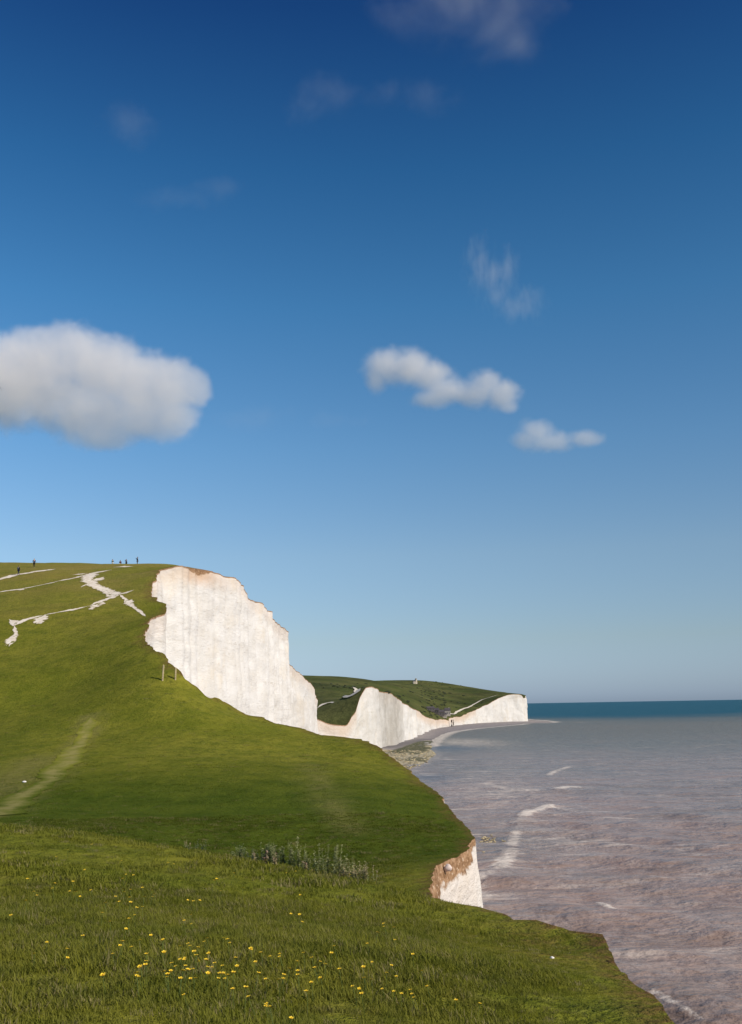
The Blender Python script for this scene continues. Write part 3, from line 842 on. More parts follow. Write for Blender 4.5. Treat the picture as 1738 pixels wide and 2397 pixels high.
path('chalk_path', [ribbon([(262,1334),(240,1338),(219,1342),(208,1350),(204,1358),(214,1367),(234,1376),(255,1384),(275,1393)], [1.2,4,5,4,4,3.2,2.8,3,4], 4),
   ribbon([(208,1361),(225,1358),(244,1351)], [2,4,1.5], 5), ribbon([(190,1375),(200,1370),(214,1365)], [0.8,1.2,2], 15),
   ribbon([(268,1392),(285,1390),(294,1388),(315,1381)], [3,3,2,0.6], 6), ribbon([(278,1393),(264,1398),(245,1405),(224,1412),(211,1418)], [4.0,3,2.2,1.6,0.8], 7),
   ribbon([(272,1398),(256,1393),(240,1380)], [2,2,1], 16)], 'broad white chalk path junction on the upper slope')
path('chalk_path', [blob(303, 1410, 0.8, 1.6, 8), ribbon([(280,1392),(290,1398),(298,1406)], [1.2,1.0,1.4], 18), ribbon([(291,1401),(303,1410),(315,1422),(328,1431),(336,1438),(341,1443)], [0.8,2.4,1.1,0.9,0.9,0.9], 9)], 'small chalk patch and thin track leading to the cliff edge')
path('chalk_path', [ribbon([(22,1450),(28,1458),(34,1465)], [1.0,2.6,3.5], 10), ribbon([(30,1466),(46,1457),(64,1450),(89,1444),(109,1439)], [2.6,2.2,1.5,1.5,1.6], 11), ribbon([(104,1440),(125,1436),(143,1432),(160,1429),(175,1427),(196,1422),(212,1418)], [1.2,0.8,1.0,1.6,1.3,0.7,0.9], 12),
   ribbon([(34,1466),(38,1482),(28,1495),(21,1514)], [1.6,0.9,2.0,0.7], 13), blob(28, 1497, 0.7, 2.4, 3), blob(97, 1450, 1.0, 1.8, 5)], 'forked chalk scar at the left side of the slope')
path('chalk_path', [blob(225, 1419, 0.9, 1.0, 21), blob(232, 1416, 0.6, 0.8, 22), blob(217, 1424, .5, .8, 23), blob(52, 1380, .5, .9, 24), blob(240, 1413, .5, .7, 25)], 'scattered chalk rubble below the path junction')
path('chalk_path', [ribbon([(265,1328),(285,1327),(312,1326.5)], [2,3,2], 31), ribbon([(165,1346),(185,1345),(205,1342)], [1,2.4,1.4], 32)], 'faint chalk track just under the skyline')
t = NT('trampled_turf')
pos = t.pos()
gcol, _m, _f = grass_color(t, pos)
fray = t.math('ADD', t.attr('core'), t.math('MULTIPLY', t.math('SUBTRACT', t.noise(pos, 1.1, 5, 0.75), 0.5), 1.6))
c = t.mix(t.ramp(fray, 0.0, 0.9, 0, 0.5), gcol, t.mix(t.ramp(t.noise(pos, 0.8, 4), .4, .6), (0.33, 0.27, 0.11), (0.22, 0.20, 0.06)))
t.bsdf(c, 0.95, 0.03, t.bump(t.noise(pos, 3.0, 4), 0.4, 0.05))
mat_trampled = t.m
for pxs, w_, lb in (([(212,1680),(200,1708),(186,1735),(172,1758),(160,1775),(151,1785),(137,1806),(122,1823),(95,1841),(69,1857),(36,1877),(11,1894),(-20,1912)], [1.0,1.0,1.1,1.2,1.4,1.5,1.4,1.3,1.3,1.4,1.6,1.8,2.0], 'pale worn track curving down the slope at the left edge'),):
    V, F = ribbon(pxs, w_, 51, wscale=1.5)
    o = mesh_obj('worn_path', [v[:3] for v in V], F, [mat_trampled]); fattr(o, 'core', [v[3] for v in V])
    tag(o, lb, 'path', kind='structure')
path('far_path', [ribbon([(744,1659.5),(756,1650),(778,1645),(811,1637),(829,1630),(840,1621),(834,1615),(826,1610)], [10,8,5,5,8,9,7,4], 33, fhit, fground, 5.0, 1.1)], 'white path climbing the green valley left of the middle cliff')
path('far_path', [ribbon([(1050,1674),(1070,1668),(1088,1660),(1110,1650),(1140,1636),(1165,1628.5)], [6,6,6,6,6,5], 34, fhit, fground, 5.0, 1.4)], 'pale path climbing towards the far headland')

# ------------------------------------------------------------------ grass blades
def tuft_mesh(name, nb, h, spread, w, seed, mat, lean=0.5):
    r = random.Random(seed)
    V = []; F = []
    for k in range(nb):
        a = r.uniform(0, 2 * math.pi); d = spread * math.sqrt(r.random())
        x, y = d * math.cos(a), d * math.sin(a)
        hh = h * r.uniform(0.45, 1.0); b = r.uniform(0, 2 * math.pi); ln = lean * hh * r.uniform(0.2, 1.0)
        dx, dy = math.cos(b), math.sin(b); nx_, ny_ = -dy * w * 0.5, dx * w * 0.5
        p0 = (x, y, -0.02); p1 = (x + dx * ln * .35, y + dy * ln * .35, hh * .55); p2 = (x + dx * ln, y + dy * ln, hh)
        i = len(V)
        V += [(p0[0] - nx_, p0[1] - ny_, p0[2]), (p0[0] + nx_, p0[1] + ny_, p0[2]), (p1[0] - nx_ * .8, p1[1] - ny_ * .8, p1[2]), (p1[0] + nx_ * .8, p1[1] + ny_ * .8, p1[2]), p2]
        F += [(i, i + 1, i + 3, i + 2), (i + 2, i + 3, i + 4)]
    me = bpy.data.meshes.new(name)
    me.from_pydata(V, [], F); me.materials.append(mat)
    return bpy.data.objects.new(name, me)

t = NT('grass_blade')
pos = t.pos()
c, mid, fine = grass_color(t, pos)
rnd = t.n('ShaderNodeObjectInfo').outputs['Random']
c = t.mix(t.ramp(rnd, 0.0, 1.0, 0.0, 0.45, False), c, (0.24, 0.235, 0.065))
c = t.mix(t.ramp(rnd, 0.88, 0.93, 0, 0.7), c, (0.30, 0.24, 0.12))
bd = t.n('ShaderNodeBsdfDiffuse'); t.link(c, bd.inputs['Color'])
tr = t.n('ShaderNodeBsdfTranslucent'); t.link(t.mix(0.3, c, (0.12, 0.17, 0.01)), tr.inputs['Color'])
mx = t.n('ShaderNodeMixShader'); mx.inputs[0].default_value = 0.35
t.link(bd.outputs[0], mx.inputs[1]); t.link(tr.outputs[0], mx.inputs[2]); t.link(mx.outputs[0], t.out.inputs['Surface'])
mat_blade = t.m

def scatter_gn(name, pts, scales, srcs, label, cat):
    me = bpy.data.meshes.new(name)
    me.from_pydata([tuple(p) for p in pts], [], [])
    o = bpy.data.objects.new(name, me); C.objects.link(o)
    me.materials.append(mat_blade)
    fattr(o, 'sc', scales)
    a = me.attributes.new('pick', 'INT', 'POINT'); a.data.foreach_set('value', rng.integers(0, len(srcs), len(pts)).astype(np.int32))
    fattr(o, 'rz', rng.uniform(0, 6.28, len(pts)))
    ng = bpy.data.node_groups.new(name, 'GeometryNodeTree')
    ng.interface.new_socket('Geometry', in_out='INPUT', socket_type='NodeSocketGeometry')
    ng.interface.new_socket('Geometry', in_out='OUTPUT', socket_type='NodeSocketGeometry')
    N = ng.nodes; L = ng.links
    gi = N.new('NodeGroupInput'); go = N.new('NodeGroupOutput')
    gti = N.new('GeometryNodeGeometryToInstance')
    for s in srcs:
        oi = N.new('GeometryNodeObjectInfo'); oi.inputs['Object'].default_value = s
        try: oi.inputs['As Instance'].default_value = True
        except Exception: pass
        L.new(oi.outputs['Geometry'], gti.inputs[0])
    iop = N.new('GeometryNodeInstanceOnPoints')
    L.new(gi.outputs[0], iop.inputs['Points'])
    L.new(gti.outputs[0], iop.inputs['Instance'])
    iop.inputs['Pick Instance'].default_value = True
    def na(nm, ty):
        n = N.new('GeometryNodeInputNamedAttribute'); n.data_type = ty; n.inputs['Name'].default_value = nm
        return n.outputs['Attribute']
    L.new(na('pick', 'INT'), iop.inputs['Instance Index'])
    cx_ = N.new('ShaderNodeCombineXYZ'); L.new(na('rz', 'FLOAT'), cx_.inputs['Z'])
    L.new(cx_.outputs[0], iop.inputs['Rotation'])
    L.new(na('sc', 'FLOAT'), iop.inputs['Scale'])
    L.new(iop.outputs[0], go.inputs[0])
    md = o.modifiers.new('scatter', 'NODES'); md.node_group = ng
    return tag(o, label, cat, kind='stuff')

def wedge(n, r0, r1, half=0.43, power=1.0):
    r = np.sqrt(rng.uniform(r0 ** 2, r1 ** 2, n)) if power == 1 else rng.uniform(r0, r1, n)
    a = rng.uniform(-half, half, n)
    return r * np.sin(a), r * np.cos(a)
tn = [tuft_mesh('tuft', 34, 0.060, 0.12, 0.007, s, mat_blade, 1.6) for s in (1, 2, 3)] + [tuft_mesh('tuft', 10, 0.12, 0.08, 0.005, 4, mat_blade, 0.9), tuft_mesh('tuft', 30, 0.035, 0.13, 0.012, 5, mat_blade, 2.4)]
tm = [tuft_mesh('tuft', 34, 0.085, 0.25, 0.014, s, mat_blade, 1.7) for s in (5, 6, 7)]
tf = [tuft_mesh('tuft', 24, 0.10, 0.55, 0.030, s, mat_blade, 1.6) for s in (8, 9)]
def edge_scale(xs, ys):
    return np.clip(seg_dist(xs, ys, ex[::3]) / 1.6, 0.3, 1.0)
def place(xs, ys, keep_off=0.05, thin=None):
    m = inside(land_poly, xs, ys)
    xs, ys = xs[m], ys[m]
    d = seg_dist(xs, ys, ex[::3])
    m = d > keep_off * (0.3 + rng.random(len(xs)))
    xs, ys = xs[m], ys[m]
    m = ~((ys < 30) & (seg_dist(xs, ys, ex[::3]) < 0.55) & (rng.random(len(xs)) < 0.6))
    xs, ys = xs[m], ys[m]
    so = np.exp(-(((xs - 2.6) / 1.1) ** 2 + ((ys - 18.0) / 2.6) ** 2))
    m = rng.random(len(xs)) > 0.8 * so * (fbm(xs * 1.5, ys * 1.5, seed=99) > -0.1)
    xs, ys = xs[m], ys[m]
    if len(trail) > 1:
        dt = seg_dist(xs, ys, trail); m = dt > 0.7 * rng.random(len(xs)) * 1.6; xs, ys = xs[m], ys[m]
    return xs, ys
def zs(xs, ys): return np.array([ground(a, b) for a, b in zip(xs, ys)])
x1, y1 = wedge(20000, 4.5, 20)
x1, y1 = place(x1, y1)
cl = np.clip(1 + 0.9 * fbm(x1 * .55, y1 * .55, oct=3, seed=101), 0.35, 1.9)
scatter_gn('meadow_grass', np.column_stack([x1, y1, zs(x1, y1)]), cl * rng.uniform(0.7, 1.25, len(x1)) * edge_scale(x1, y1), tn, 'short green meadow grass covering the near slope', 'grass')
x2, y2 = wedge(22000, 17, 62)
x2, y2 = place(x2, y2, 0.1)
cl = np.clip(1 + 0.9 * fbm(x2 * .35, y2 * .35, oct=3, seed=102), 0.4, 1.8)
scatter_gn('meadow_grass', np.column_stack([x2, y2, zs(x2, y2)]), cl * rng.uniform(0.5, 1.1, len(x2)) * edge_scale(x2, y2), tm, 'grass on the brow and in the hollow', 'grass')
x3, y3 = wedge(14000, 58, 150)
x3, y3 = place(x3, y3, 0.2)
cl = np.clip(0.7 + 0.6 * fbm(x3 * .15, y3 * .3, oct=3, seed=103), 0.25, 1.3)
scatter_gn('meadow_grass', np.column_stack([x3, y3, zs(x3, y3)]), cl * rng.uniform(0.4, 1.0, len(x3)), tf, 'cropped grass on the far side of the hollow', 'grass')

# ------------------------------------------------------------------ buttercups
mat_petal = simple('petal_yellow', (0.80, 0.55, 0.03), 0.35, 0.08, 60, 0.5)
mat_eye = simple('flower_centre', (0.55, 0.30, 0.02), 0.7, 0.1, 80)
mat_stem = simple('stem_green', (0.10, 0.14, 0.03), 0.7, 0.2, 20)
def tube(pts, rad, n=6):
    V = []; F = []
    for i, p in enumerate(pts):
        p = Vector(p)
        d = (Vector(pts[min(i + 1, len(pts) - 1)]) - Vector(pts[max(i - 1, 0)])).normalized()
        u = d.orthogonal().normalized(); w = d.cross(u)
        r = rad[i] if isinstance(rad, (list, tuple)) else rad
        for k in range(n):
            a = 2 * math.pi * k / n
            V.append(p + (u * math.cos(a) + w * math.sin(a)) * r)
    for i in range(len(pts) - 1):
        for k in range(n):
            F.append((i * n + k, i * n + (k + 1) % n, (i + 1) * n + (k + 1) % n, (i + 1) * n + k))
    F.append(tuple(range(n))[::-1]); F.append(tuple((len(pts) - 1) * n + k for k in range(n)))
    return V, F
def petal_geo(a0, r, tilt):
    V = []; F = []
    prof = [(0.05, 0.10), (0.35, 0.34), (0.7, 0.46), (0.95, 0.30), (1.02, 0.08)]
    for u, w in prof:
        z = r * (0.25 + 0.45 * u ** 1.6) * tilt
        for sgn in (-1, 0, 1):
            x = u * r; y = sgn * w * r * 0.95; zz = z + (0.10 * r if sgn else 0)
            V.append((x * math.cos(a0) - y * math.sin(a0), x * math.sin(a0) + y * math.cos(a0), zz))
    for i in range(4):
        for k in range(2):
            a = i * 3 + k; F.append((a, a + 1, a + 4, a + 3))
    return V, F
def lump(rx, ry, rz, c=(0, 0, 0), seg=8, ring=5, seed=None, amp=0.0):
    V = []; F = []
    for j in range(ring + 1):
        th = math.pi * j / ring
        for k in range(seg):
            a = 2 * math.pi * k / seg
            d = Vector((math.sin(th) * math.cos(a), math.sin(th) * math.sin(a), math.cos(th)))
            f = 1.0
            if seed is not None: f += amp * float(fbm(np.array([d.x * 1.7 + seed]), np.array([d.y * 1.7]), np.array([d.z * 1.7]), oct=3, seed=seed)[0])
            V.append((c[0] + d.x * rx * f, c[1] + d.y * ry * f, c[2] + d.z * rz * f))
    for j in range(ring):
        for k in range(seg):
            F.append((j * seg + k, (j + 1) * seg + k, (j + 1) * seg + (k + 1) % seg, j * seg + (k + 1) % seg))
    return V, F
FR = 0.021
fl_meshes = []
def proto_flower():
    root = empty('buttercup', (0, 0, 0))
    V, F = tube([(0, 0, -0.02), (0.004, 0, 0.06), (0.0, 0.004, 0.13), (0, 0, 0.175)], [0.0022, 0.002, 0.0018, 0.0015], 5)
    mesh_obj('stem', V, F, [mat_stem], root)
    head = mesh_obj('flower_head', *lump(FR * .28, FR * .28, FR * .22, (0, 0, 0.182), 8, 4), [mat_eye], root)
    g0 = petal_geo(0, FR, 0.8)
    pm = mesh_obj('petal', [(x, y, z + 0.172) for x, y, z in g0[0]], g0[1], [mat_petal], root)
    for k in range(1, 5):
        q = pm.copy(); C.objects.link(q); q.parent = root; q.rotation_euler = (0, 0, 2 * math.pi * k / 5)
    return root
flower0 = proto_flower()
kids0 = list(flower0.children)
def dup(root, loc, rz, sc=1.0, tilt=(0, 0), first=False):
    r = root if first else root.copy()
    if not first: C.objects.link(r)
    r.location = loc; r.rotation_euler = (tilt[0], tilt[1], rz); r.scale = (sc, sc, sc)
    if not first:
        for ch in kids0:
            c_ = ch.copy(); C.objects.link(c_); c_.parent = r
    return r
fl = [(169,2103),(222,2101),(189,2112),(280,2102),(306,2105),(337,2104),(354,2102),(84,2122),(65,2143),(32,2172),(238,2165),(284,2138),(300,2146),(310,2156),(317,2165),(302,2185),(263,2188),(289,2199),
 (457,2138),(460,2130),(448,2167),(429,2176),(455,2186),(278,2247),(317,2251),(487,2226),(456,2236),(450,2245),(456,2254),(459,2267),(434,2275),(472,2276),(474,2284),(427,2286),(412,2291),(475,2297),(482,2306),(398,2303),(396,2317),(418,2310),(428,2312),(443,2320),(451,2325),(343,2297),(310,2316),(336,2317),(328,2327),(250,2326),(522,2219),(540,2231),(545,2228),(499,2265),(509,2288),(528,2295),(504,2320),(531,2319),(577,2243),(592,2253),(617,2258),(665,2255),(668,2259),(642,2264),(549,2275),(738,2268),(742,2269),(775,2258),(651,2316),(663,2321),(703,2318),(735,2336),(760,2319),(746,2294),(836,2344),(842,2336),(877,2268),(904,2300),(875,2222),(928,2198),(940,2351),(679,2166),(705,2168),(710,2110),(569,2101),(389,2006),(397,2032),(405,2033),(672,2051),(690,2048),(814,2061),(970,2345),(972,2352),(984,2356),(1066,2366),(908,2187),(925,2232),(1117,2372),(75,1960),(220,1989),(290,2028),(295,2060),(205,2045),(350,2115),(930,2305),(1010,2330),(640,2390)]
rf = random.Random(12)
for cx_, cy_, n_, sx_, sy_ in ((470, 2290, 26, 90, 40), (250, 2200, 18, 130, 60), (700, 2300, 16, 130, 50), (150, 2060, 12, 130, 60), (330, 2100, 14, 120, 30), (900, 2280, 10, 80, 60)):
    for _ in range(n_): fl.append((rf.gauss(cx_, sx_), rf.gauss(cy_, sy_)))
n_f = 0
for px, py in fl:
    if not (-20 < px < 1150 and 1985 < py < 2440): continue
    p = hit(px, py)
    if p is None: continue
    # the head shows at the pixel: step back so that the foot stands a little nearer in the picture
    x, y = p.x * 0.97, p.y * 0.97
    d = math.hypot(x, y)
    sc = random.uniform(0.85, 1.2) * (1.0 if d < 14 else 1.15)
    f_ = dup(flower0, (x, y, ground(x, y)), random.uniform(0, 6.28), sc, (random.uniform(-.35, .15), random.uniform(-.25, .25)), n_f == 0)
    zone_ = 'far up near the brow of the foreground meadow' if py < 2080 else ('in the left part of the foreground meadow' if px < 400 else ('in the thickest patch of the foreground meadow' if px < 560 else ('right of the thickest patch in the meadow' if px < 800 else 'in the sparse right part of the meadow')))
    tag(f_, 'yellow buttercup growing ' + zone_, 'flower', 'yellow buttercups in the meadow')
    n_f += 1

# ------------------------------------------------------------------ tall weeds on the brow
def weed(px, py, Y, h, w, n, cols, label, seed, name='weed_clump', dense=1.0):
    n = max(3, int(n * 0.85)); w = w * 1.35
    r = random.Random(seed)
    x, yy_, _ = P(px, py, Y)
    z = ground(x, Y)
    root = empty(name, (x, Y, z))
    st = []; lf = []; sd = []
    for k in range(n):
        a = r.uniform(0, 6.28); d = w * math.sqrt(r.random()) * 0.5
        bx, by = d * math.cos(a), d * math.sin(a) * 0.7
        hh = h * r.uniform(0.5, 1.0); lx, ly = r.uniform(-.15, .15) * hh, r.uniform(-.15, .15) * hh
        pts = [(bx, by, -0.05), (bx + lx * .3, by + ly * .3, hh * .5), (bx + lx, by + ly, hh)]
        st.append(tube(pts, [0.006, 0.005, 0.003], 4))
        for j in range(int(26 * dense)):
            u = r.uniform(0.12, 1.0); cx_, cy_, cz_ = bx + lx * u ** 1.5, by + ly * u ** 1.5, hh * u
            b = r.uniform(0, 6.28); L = r.uniform(0.04, 0.10) * (1.15 - 0.5 * u); wv = L * 0.3
            dx, dy = math.cos(b), math.sin(b); dz = r.uniform(-.3, .7)
            i = [(cx_, cy_, cz_), (cx_ + dx * L * .5 - dy * wv, cy_ + dy * L * .5 + dx * wv, cz_ + dz * L * .5), (cx_ + dx * L, cy_ + dy * L, cz_ + dz * L * .8), (cx_ + dx * L * .5 + dy * wv, cy_ + dy * L * .5 - dx * wv, cz_ + dz * L * .5)]
            (sd if u > 0.72 else lf).append((i, [(0, 1, 2, 3)]))
    for nm, g, m in (('stem', st, cols[0]), ('foliage', lf, cols[1]), ('seed_head', sd, cols[2])):
        V, F = join_geo(g)
        o = mesh_obj(nm, V, F, [m], root)
        o['kind'] = 'stuff'
    return tag(root, label, 'plant', 'tall weeds on the brow of the meadow')
wd = simple('weed_dark', (0.095, 0.120, 0.040), 0.8, 0.3, 4)
wg = simple('weed_green', (0.19, 0.205, 0.075), 0.8, 0.3, 4)
wp = simple('weed_pale', (0.31, 0.30, 0.13), 0.8, 0.25, 4)
wr = simple('weed_russet', (0.36, 0.29, 0.15), 0.8, 0.3, 4)
weed(470, 2014, 27.4, 0.42, 0.30, 8, (wd, wd, wg), 'small lone dark weed tuft left of the weed bank', 1)
weed(447, 2010, 27.6, 0.36, 0.25, 5, (wr, wg, wr), 'thin brownish weed just left of the lone dark tuft', 12, dense=.6)
weed(596, 2026, 26.8, 0.52, 0.85, 40, (wd, wd, wg), 'dark green bushy weed at the left end of the bank', 2, dense=1.6)
weed(634, 2030, 26.6, 0.50, 0.65, 34, (wd, wd, wg), 'dark leafy weed next to the leftmost bush', 3, dense=1.5)
weed(662, 2034, 26.6, 0.70, 0.50, 22, (wg, wg, wp), 'tall grey green weed right of the dark bushes', 4)
weed(700, 2036, 26.4, 0.92, 0.30, 12, (wg, wg, wp), 'tallest pale weed stalk in the middle of the bank', 5, dense=1.3)
weed(733, 2042, 26.2, 0.55, 0.60, 22, (wg, wg, wp), 'low grey green weed between the two tall stalks', 6)
weed(775, 2048, 26.0, 0.80, 0.50, 20, (wg, wg, wp), 'second tall pale weed stalk in the bank', 7, dense=1.2)
weed(800, 2052, 25.9, 0.62, 0.45, 16, (wg, wp, wp), 'straw coloured weed right of the second tall stalk', 8)
weed(826, 2056, 25.8, 0.50, 0.55, 22, (wr, wr, wp), 'reddish brown seeding weed in the right half of the bank', 9)
weed(858, 2062, 25.7, 0.44, 0.55, 18, (wr, wg, wr), 'low russet weed at the right end of the bank', 10)
weed(560, 2024, 26.9, 0.25, 0.4, 8, (wg, wg, wp), 'short green weed left of the dark bush', 11)
for i, (px, py, lb) in enumerate([(601,2036,'pinkish dock spike in front of the leftmost bush'),(625,2015,'pinkish dock spike in front of the second dark bush'),(643,2042,'slim reddish dock spike below the grey green weed'),(711,2050,'pale pink dock spike below the tallest stalk')]):
    weed(px, py, 26.0 - i * 0.15, 0.34, 0.10, 3, (wr, wr, simple('dock_pink', (0.40, 0.27, 0.19), .8, .2, 6)), lb, 40 + i, 'dock_plant', 1.2)

# ------------------------------------------------------------------ stones
mat_white_stone = simple('white_stone', (0.68, 0.64, 0.60), 0.9, 0.1, 5)
mat_pink_stone = simple('chalk_lump', (0.55, 0.45, 0.40), 0.9, 0.15, 5)
def stone(px, py, r, label, mat, seed, flat=0.6):
    p = hit(px, py)
    o = mesh_obj('stone', *lump(r, r * .8, r * flat, (0, 0, 0), 14, 9, seed, 0.5), [mat])
    o.location = (p.x, p.y, p.z + r * flat * 0.35)
    return tag(o, label, 'stone')
stone(1293, 2243, 0.032, 'small white stone on the bare turf near the cliff edge', mat_white_stone, 3)
stone(57, 1831, 0.15, 'lone white chalk stone beside the worn trail', mat_white_stone, 5, 0.5)
# lump of chalk set in the broken soil
def soil_rock(px, py, Y, r, seed, label, mat=mat_pink_stone):
    o = mesh_obj('chalk_lump', *lump(r, r * .7, r * .9, (0, 0, 0), 14, 9, seed, 0.5), [mat])
    o.location = P(px, py, Y)
    return tag(o, label, 'rock')
soil_rock(1049, 2031, 43.6, 0.17, 4, 'pale rounded chalk lump stuck in the brown soil of the cliff notch')

# ------------------------------------------------------------------ posts
mat_post = simple('post_wood', (0.42, 0.33, 0.19), 0.85, 0.25, 6)
def post(px_b, py_b, hpx, wpx, label, lean):
    p = hit(px_b, py_b)
    h = hpx / 2332 * p.y; w = wpx / 2332 * p.y
    root = empty('wooden_post', (p.x, p.y, p.z))
    root.rotation_euler = (0, lean, 0.3)
    bm = bmesh.new()
    bmesh.ops.create_cube(bm, size=1)
    for v in bm.verts: v.co = Vector((v.co.x * w, v.co.y * w, (v.co.z + 0.5) * (h + .3) - .3))
    bmesh.ops.bevel(bm, geom=[e_ for e_ in bm.edges], offset=w * .12, segments=1, affect='EDGES')
    me = bpy.data.meshes.new('shaft'); bm.to_mesh(me); bm.free(); me.materials.append(mat_post)
    o = bpy.data.objects.new('shaft', me); C.objects.link(o); o.parent = root
    capm = bmesh.new(); bmesh.ops.create_cone(capm, cap_ends=True, segments=4, radius1=w * .66, radius2=w * .1, depth=w * .5, matrix=Matrix.Translation((0, 0, h + w * .2)) @ Matrix.Rotation(math.pi / 4, 4, 'Z'))
    me2 = bpy.data.meshes.new('pointed_top'); capm.to_mesh(me2); capm.free(); me2.materials.append(mat_post)
    o2 = bpy.data.objects.new('pointed_top', me2); C.objects.link(o2); o2.parent = root
    return tag(root, label, 'post', 'wooden posts by the cliff edge')
post(381, 1593, 35, 3.6, 'taller pale wooden post on the turf a little way from the cliff edge', 0.05)
post(411, 1591, 27, 3.4, 'shorter wooden post standing right at the cliff edge', 0.02)

# ------------------------------------------------------------------ people
def skin_mesh(name, joints, bones, mat, parent, sub=1):
    me = bpy.data.meshes.new(name)
    keys = list(joints)
    me.from_pydata([joints[k][0] for k in keys], [(keys.index(a), keys.index(b)) for a, b in bones], [])
    o = bpy.data.objects.new(name, me); C.objects.link(o)
    md = o.modifiers.new('skin', 'SKIN')
    sv = me.skin_vertices[0].data if me.skin_vertices else None
    if sv is None:
        bpy.context.view_layer.objects.active = o
        bpy.ops.mesh.customdata_skin_add(); sv = me.skin_vertices[0].data
    for i, k in enumerate(keys):
        r = joints[k][1]; sv[i].radius = r if isinstance(r, tuple) else (r, r)
        sv[i].use_root = (i == 0)
    s = o.modifiers.new('sub', 'SUBSURF'); s.levels = sub; s.render_levels = sub
    dg = bpy.context.evaluated_depsgraph_get()
    m2 = bpy.data.meshes.new_from_object(o.evaluated_get(dg))
    o.modifiers.clear(); o.data = m2; m2.materials.clear(); m2.materials.append(mat)
    m2.name = name
    m2.polygons.foreach_set('use_smooth', [True] * len(m2.polygons))
    o.parent = parent
    return o
mat_skin = simple('skin', (0.45, 0.27, 0.19), 0.6, 0.05)
def cloth(nm, col): return simple(nm, col, 0.9, 0.15, 12, 0.1)
def behind_crest(px, top, h):
    for Y in np.arange(200, 260, 0.5):
        x = ray(px, 1320).x * Y
        if (ground(x, Y) + h - P(px, top, Y)[2]) < 0 and Y > 206: return float(Y)
    return 215.0
def person(px, py, label, jacket, trousers, hair, pose='stand', h=1.74, rz=0.0, Y=None, pack=None, dz=0.0):
    p = hit(px, py) if Y is None else Vector((ray(px, py).x * Y, Y, ground(ray(px, py).x * Y, Y)))
    root = empty('person', (p.x, p.y, p.z + dz), rz)
    k = h / 1.74
    S = lambda x, y, z: (x * k, y * k, z * k)
    if pose == 'sit':
        hip = 0.18
        L = {'kneeL': S(.12, -.42, .42), 'ankL': S(.12, -.62, .08), 'toeL': S(.13, -.78, .05), 'kneeR': S(-.12, -.42, .42), 'ankR': S(-.12, -.62, .08), 'toeR': S(-.13, -.78, .05)}
    elif pose == 'walk':
        hip = 0.93
        L = {'kneeL': S(.10, -.16, .50), 'ankL': S(.10, -.26, .09), 'toeL': S(.11, -.42, .05), 'kneeR': S(-.10, .06, .50), 'ankR': S(-.10, .30, .12), 'toeR': S(-.10, .20, .03)}
    else:
        hip = 0.93
        L = {'kneeL': S(.11, -.02, .50), 'ankL': S(.12, .02, .09), 'toeL': S(.14, -.15, .04), 'kneeR': S(-.11, -.01, .50), 'ankR': S(-.13, .02, .09), 'toeR': S(-.15, -.15, .04)}
    b = hip
    ar = {'elL': S(.27, .03, b + .27), 'wrL': S(.26, -.14, b + .06), 'haL': S(.25, -.20, b - .02), 'elR': S(-.27, .03, b + .27), 'wrR': S(-.26, -.14, b + .06), 'haR': S(-.25, -.20, b - .02)}
    if pose == 'photo':
        ar = {'elL': S(.24, -.18, b + .33), 'wrL': S(.08, -.30, b + .60), 'haL': S(.03, -.30, b + .66), 'elR': S(-.24, -.18, b + .33), 'wrR': S(-.08, -.30, b + .60), 'haR': S(-.03, -.30, b + .66)}
    J = {'pelvis': (S(0, 0, b), .13 * k), 'waist': (S(0, 0, b + .18), .115 * k), 'chest': (S(0, -.01, b + .38), (.15 * k, .12 * k)), 'neck': (S(0, 0, b + .56), .055 * k), 'head': (S(0, -.015, b + .68), .085 * k), 'crown': (S(0, -.005, b + .76), .07 * k),
         'shL': (S(.19, 0, b + .49), .06 * k), 'shR': (S(-.19, 0, b + .49), .06 * k), 'hipL': (S(.10, 0, b - .04), .095 * k), 'hipR': (S(-.10, 0, b - .04), .095 * k)}
    for kk, v in ar.items(): J[kk] = (v, {'e': .042, 'w': .03, 'h': .036}[kk[0]] * k)
    for kk, v in L.items(): J[kk] = (v, {'k': .06, 'a': .04, 't': .036}[kk[0]] * k)
    bones = [('pelvis', 'waist'), ('waist', 'chest'), ('chest', 'neck'), ('neck', 'head'), ('head', 'crown'), ('chest', 'shL'), ('chest', 'shR'), ('shL', 'elL'), ('elL', 'wrL'), ('wrL', 'haL'), ('shR', 'elR'), ('elR', 'wrR'), ('wrR', 'haR'),
             ('pelvis', 'hipL'), ('pelvis', 'hipR'), ('hipL', 'kneeL'), ('kneeL', 'ankL'), ('ankL', 'toeL'), ('hipR', 'kneeR'), ('kneeR', 'ankR'), ('ankR', 'toeR')]
    skin_mesh('body', J, bones, mat_skin, root)
    g = lambda q, f: (J[q][0], tuple(c_ * f for c_ in J[q][1]) if isinstance(J[q][1], tuple) else J[q][1] * f)
    top = {q: g(q, 1.28) for q in ('chest', 'waist', 'pelvis', 'shL', 'shR', 'elL', 'elR', 'wrL', 'wrR')}
    skin_mesh('jacket', top, [('chest', 'waist'), ('waist', 'pelvis'), ('chest', 'shL'), ('chest', 'shR'), ('shL', 'elL'), ('elL', 'wrL'), ('shR', 'elR'), ('elR', 'wrR')], jacket, root)
    low = {q: g(q, 1.22) for q in ('pelvis', 'hipL', 'hipR', 'kneeL', 'kneeR', 'ankL', 'ankR')}
    skin_mesh('trousers', low, [('pelvis', 'hipL'), ('pelvis', 'hipR'), ('hipL', 'kneeL'), ('kneeL', 'ankL'), ('hipR', 'kneeR'), ('kneeR', 'ankR')], trousers, root)
    hz = (b + .70) * k
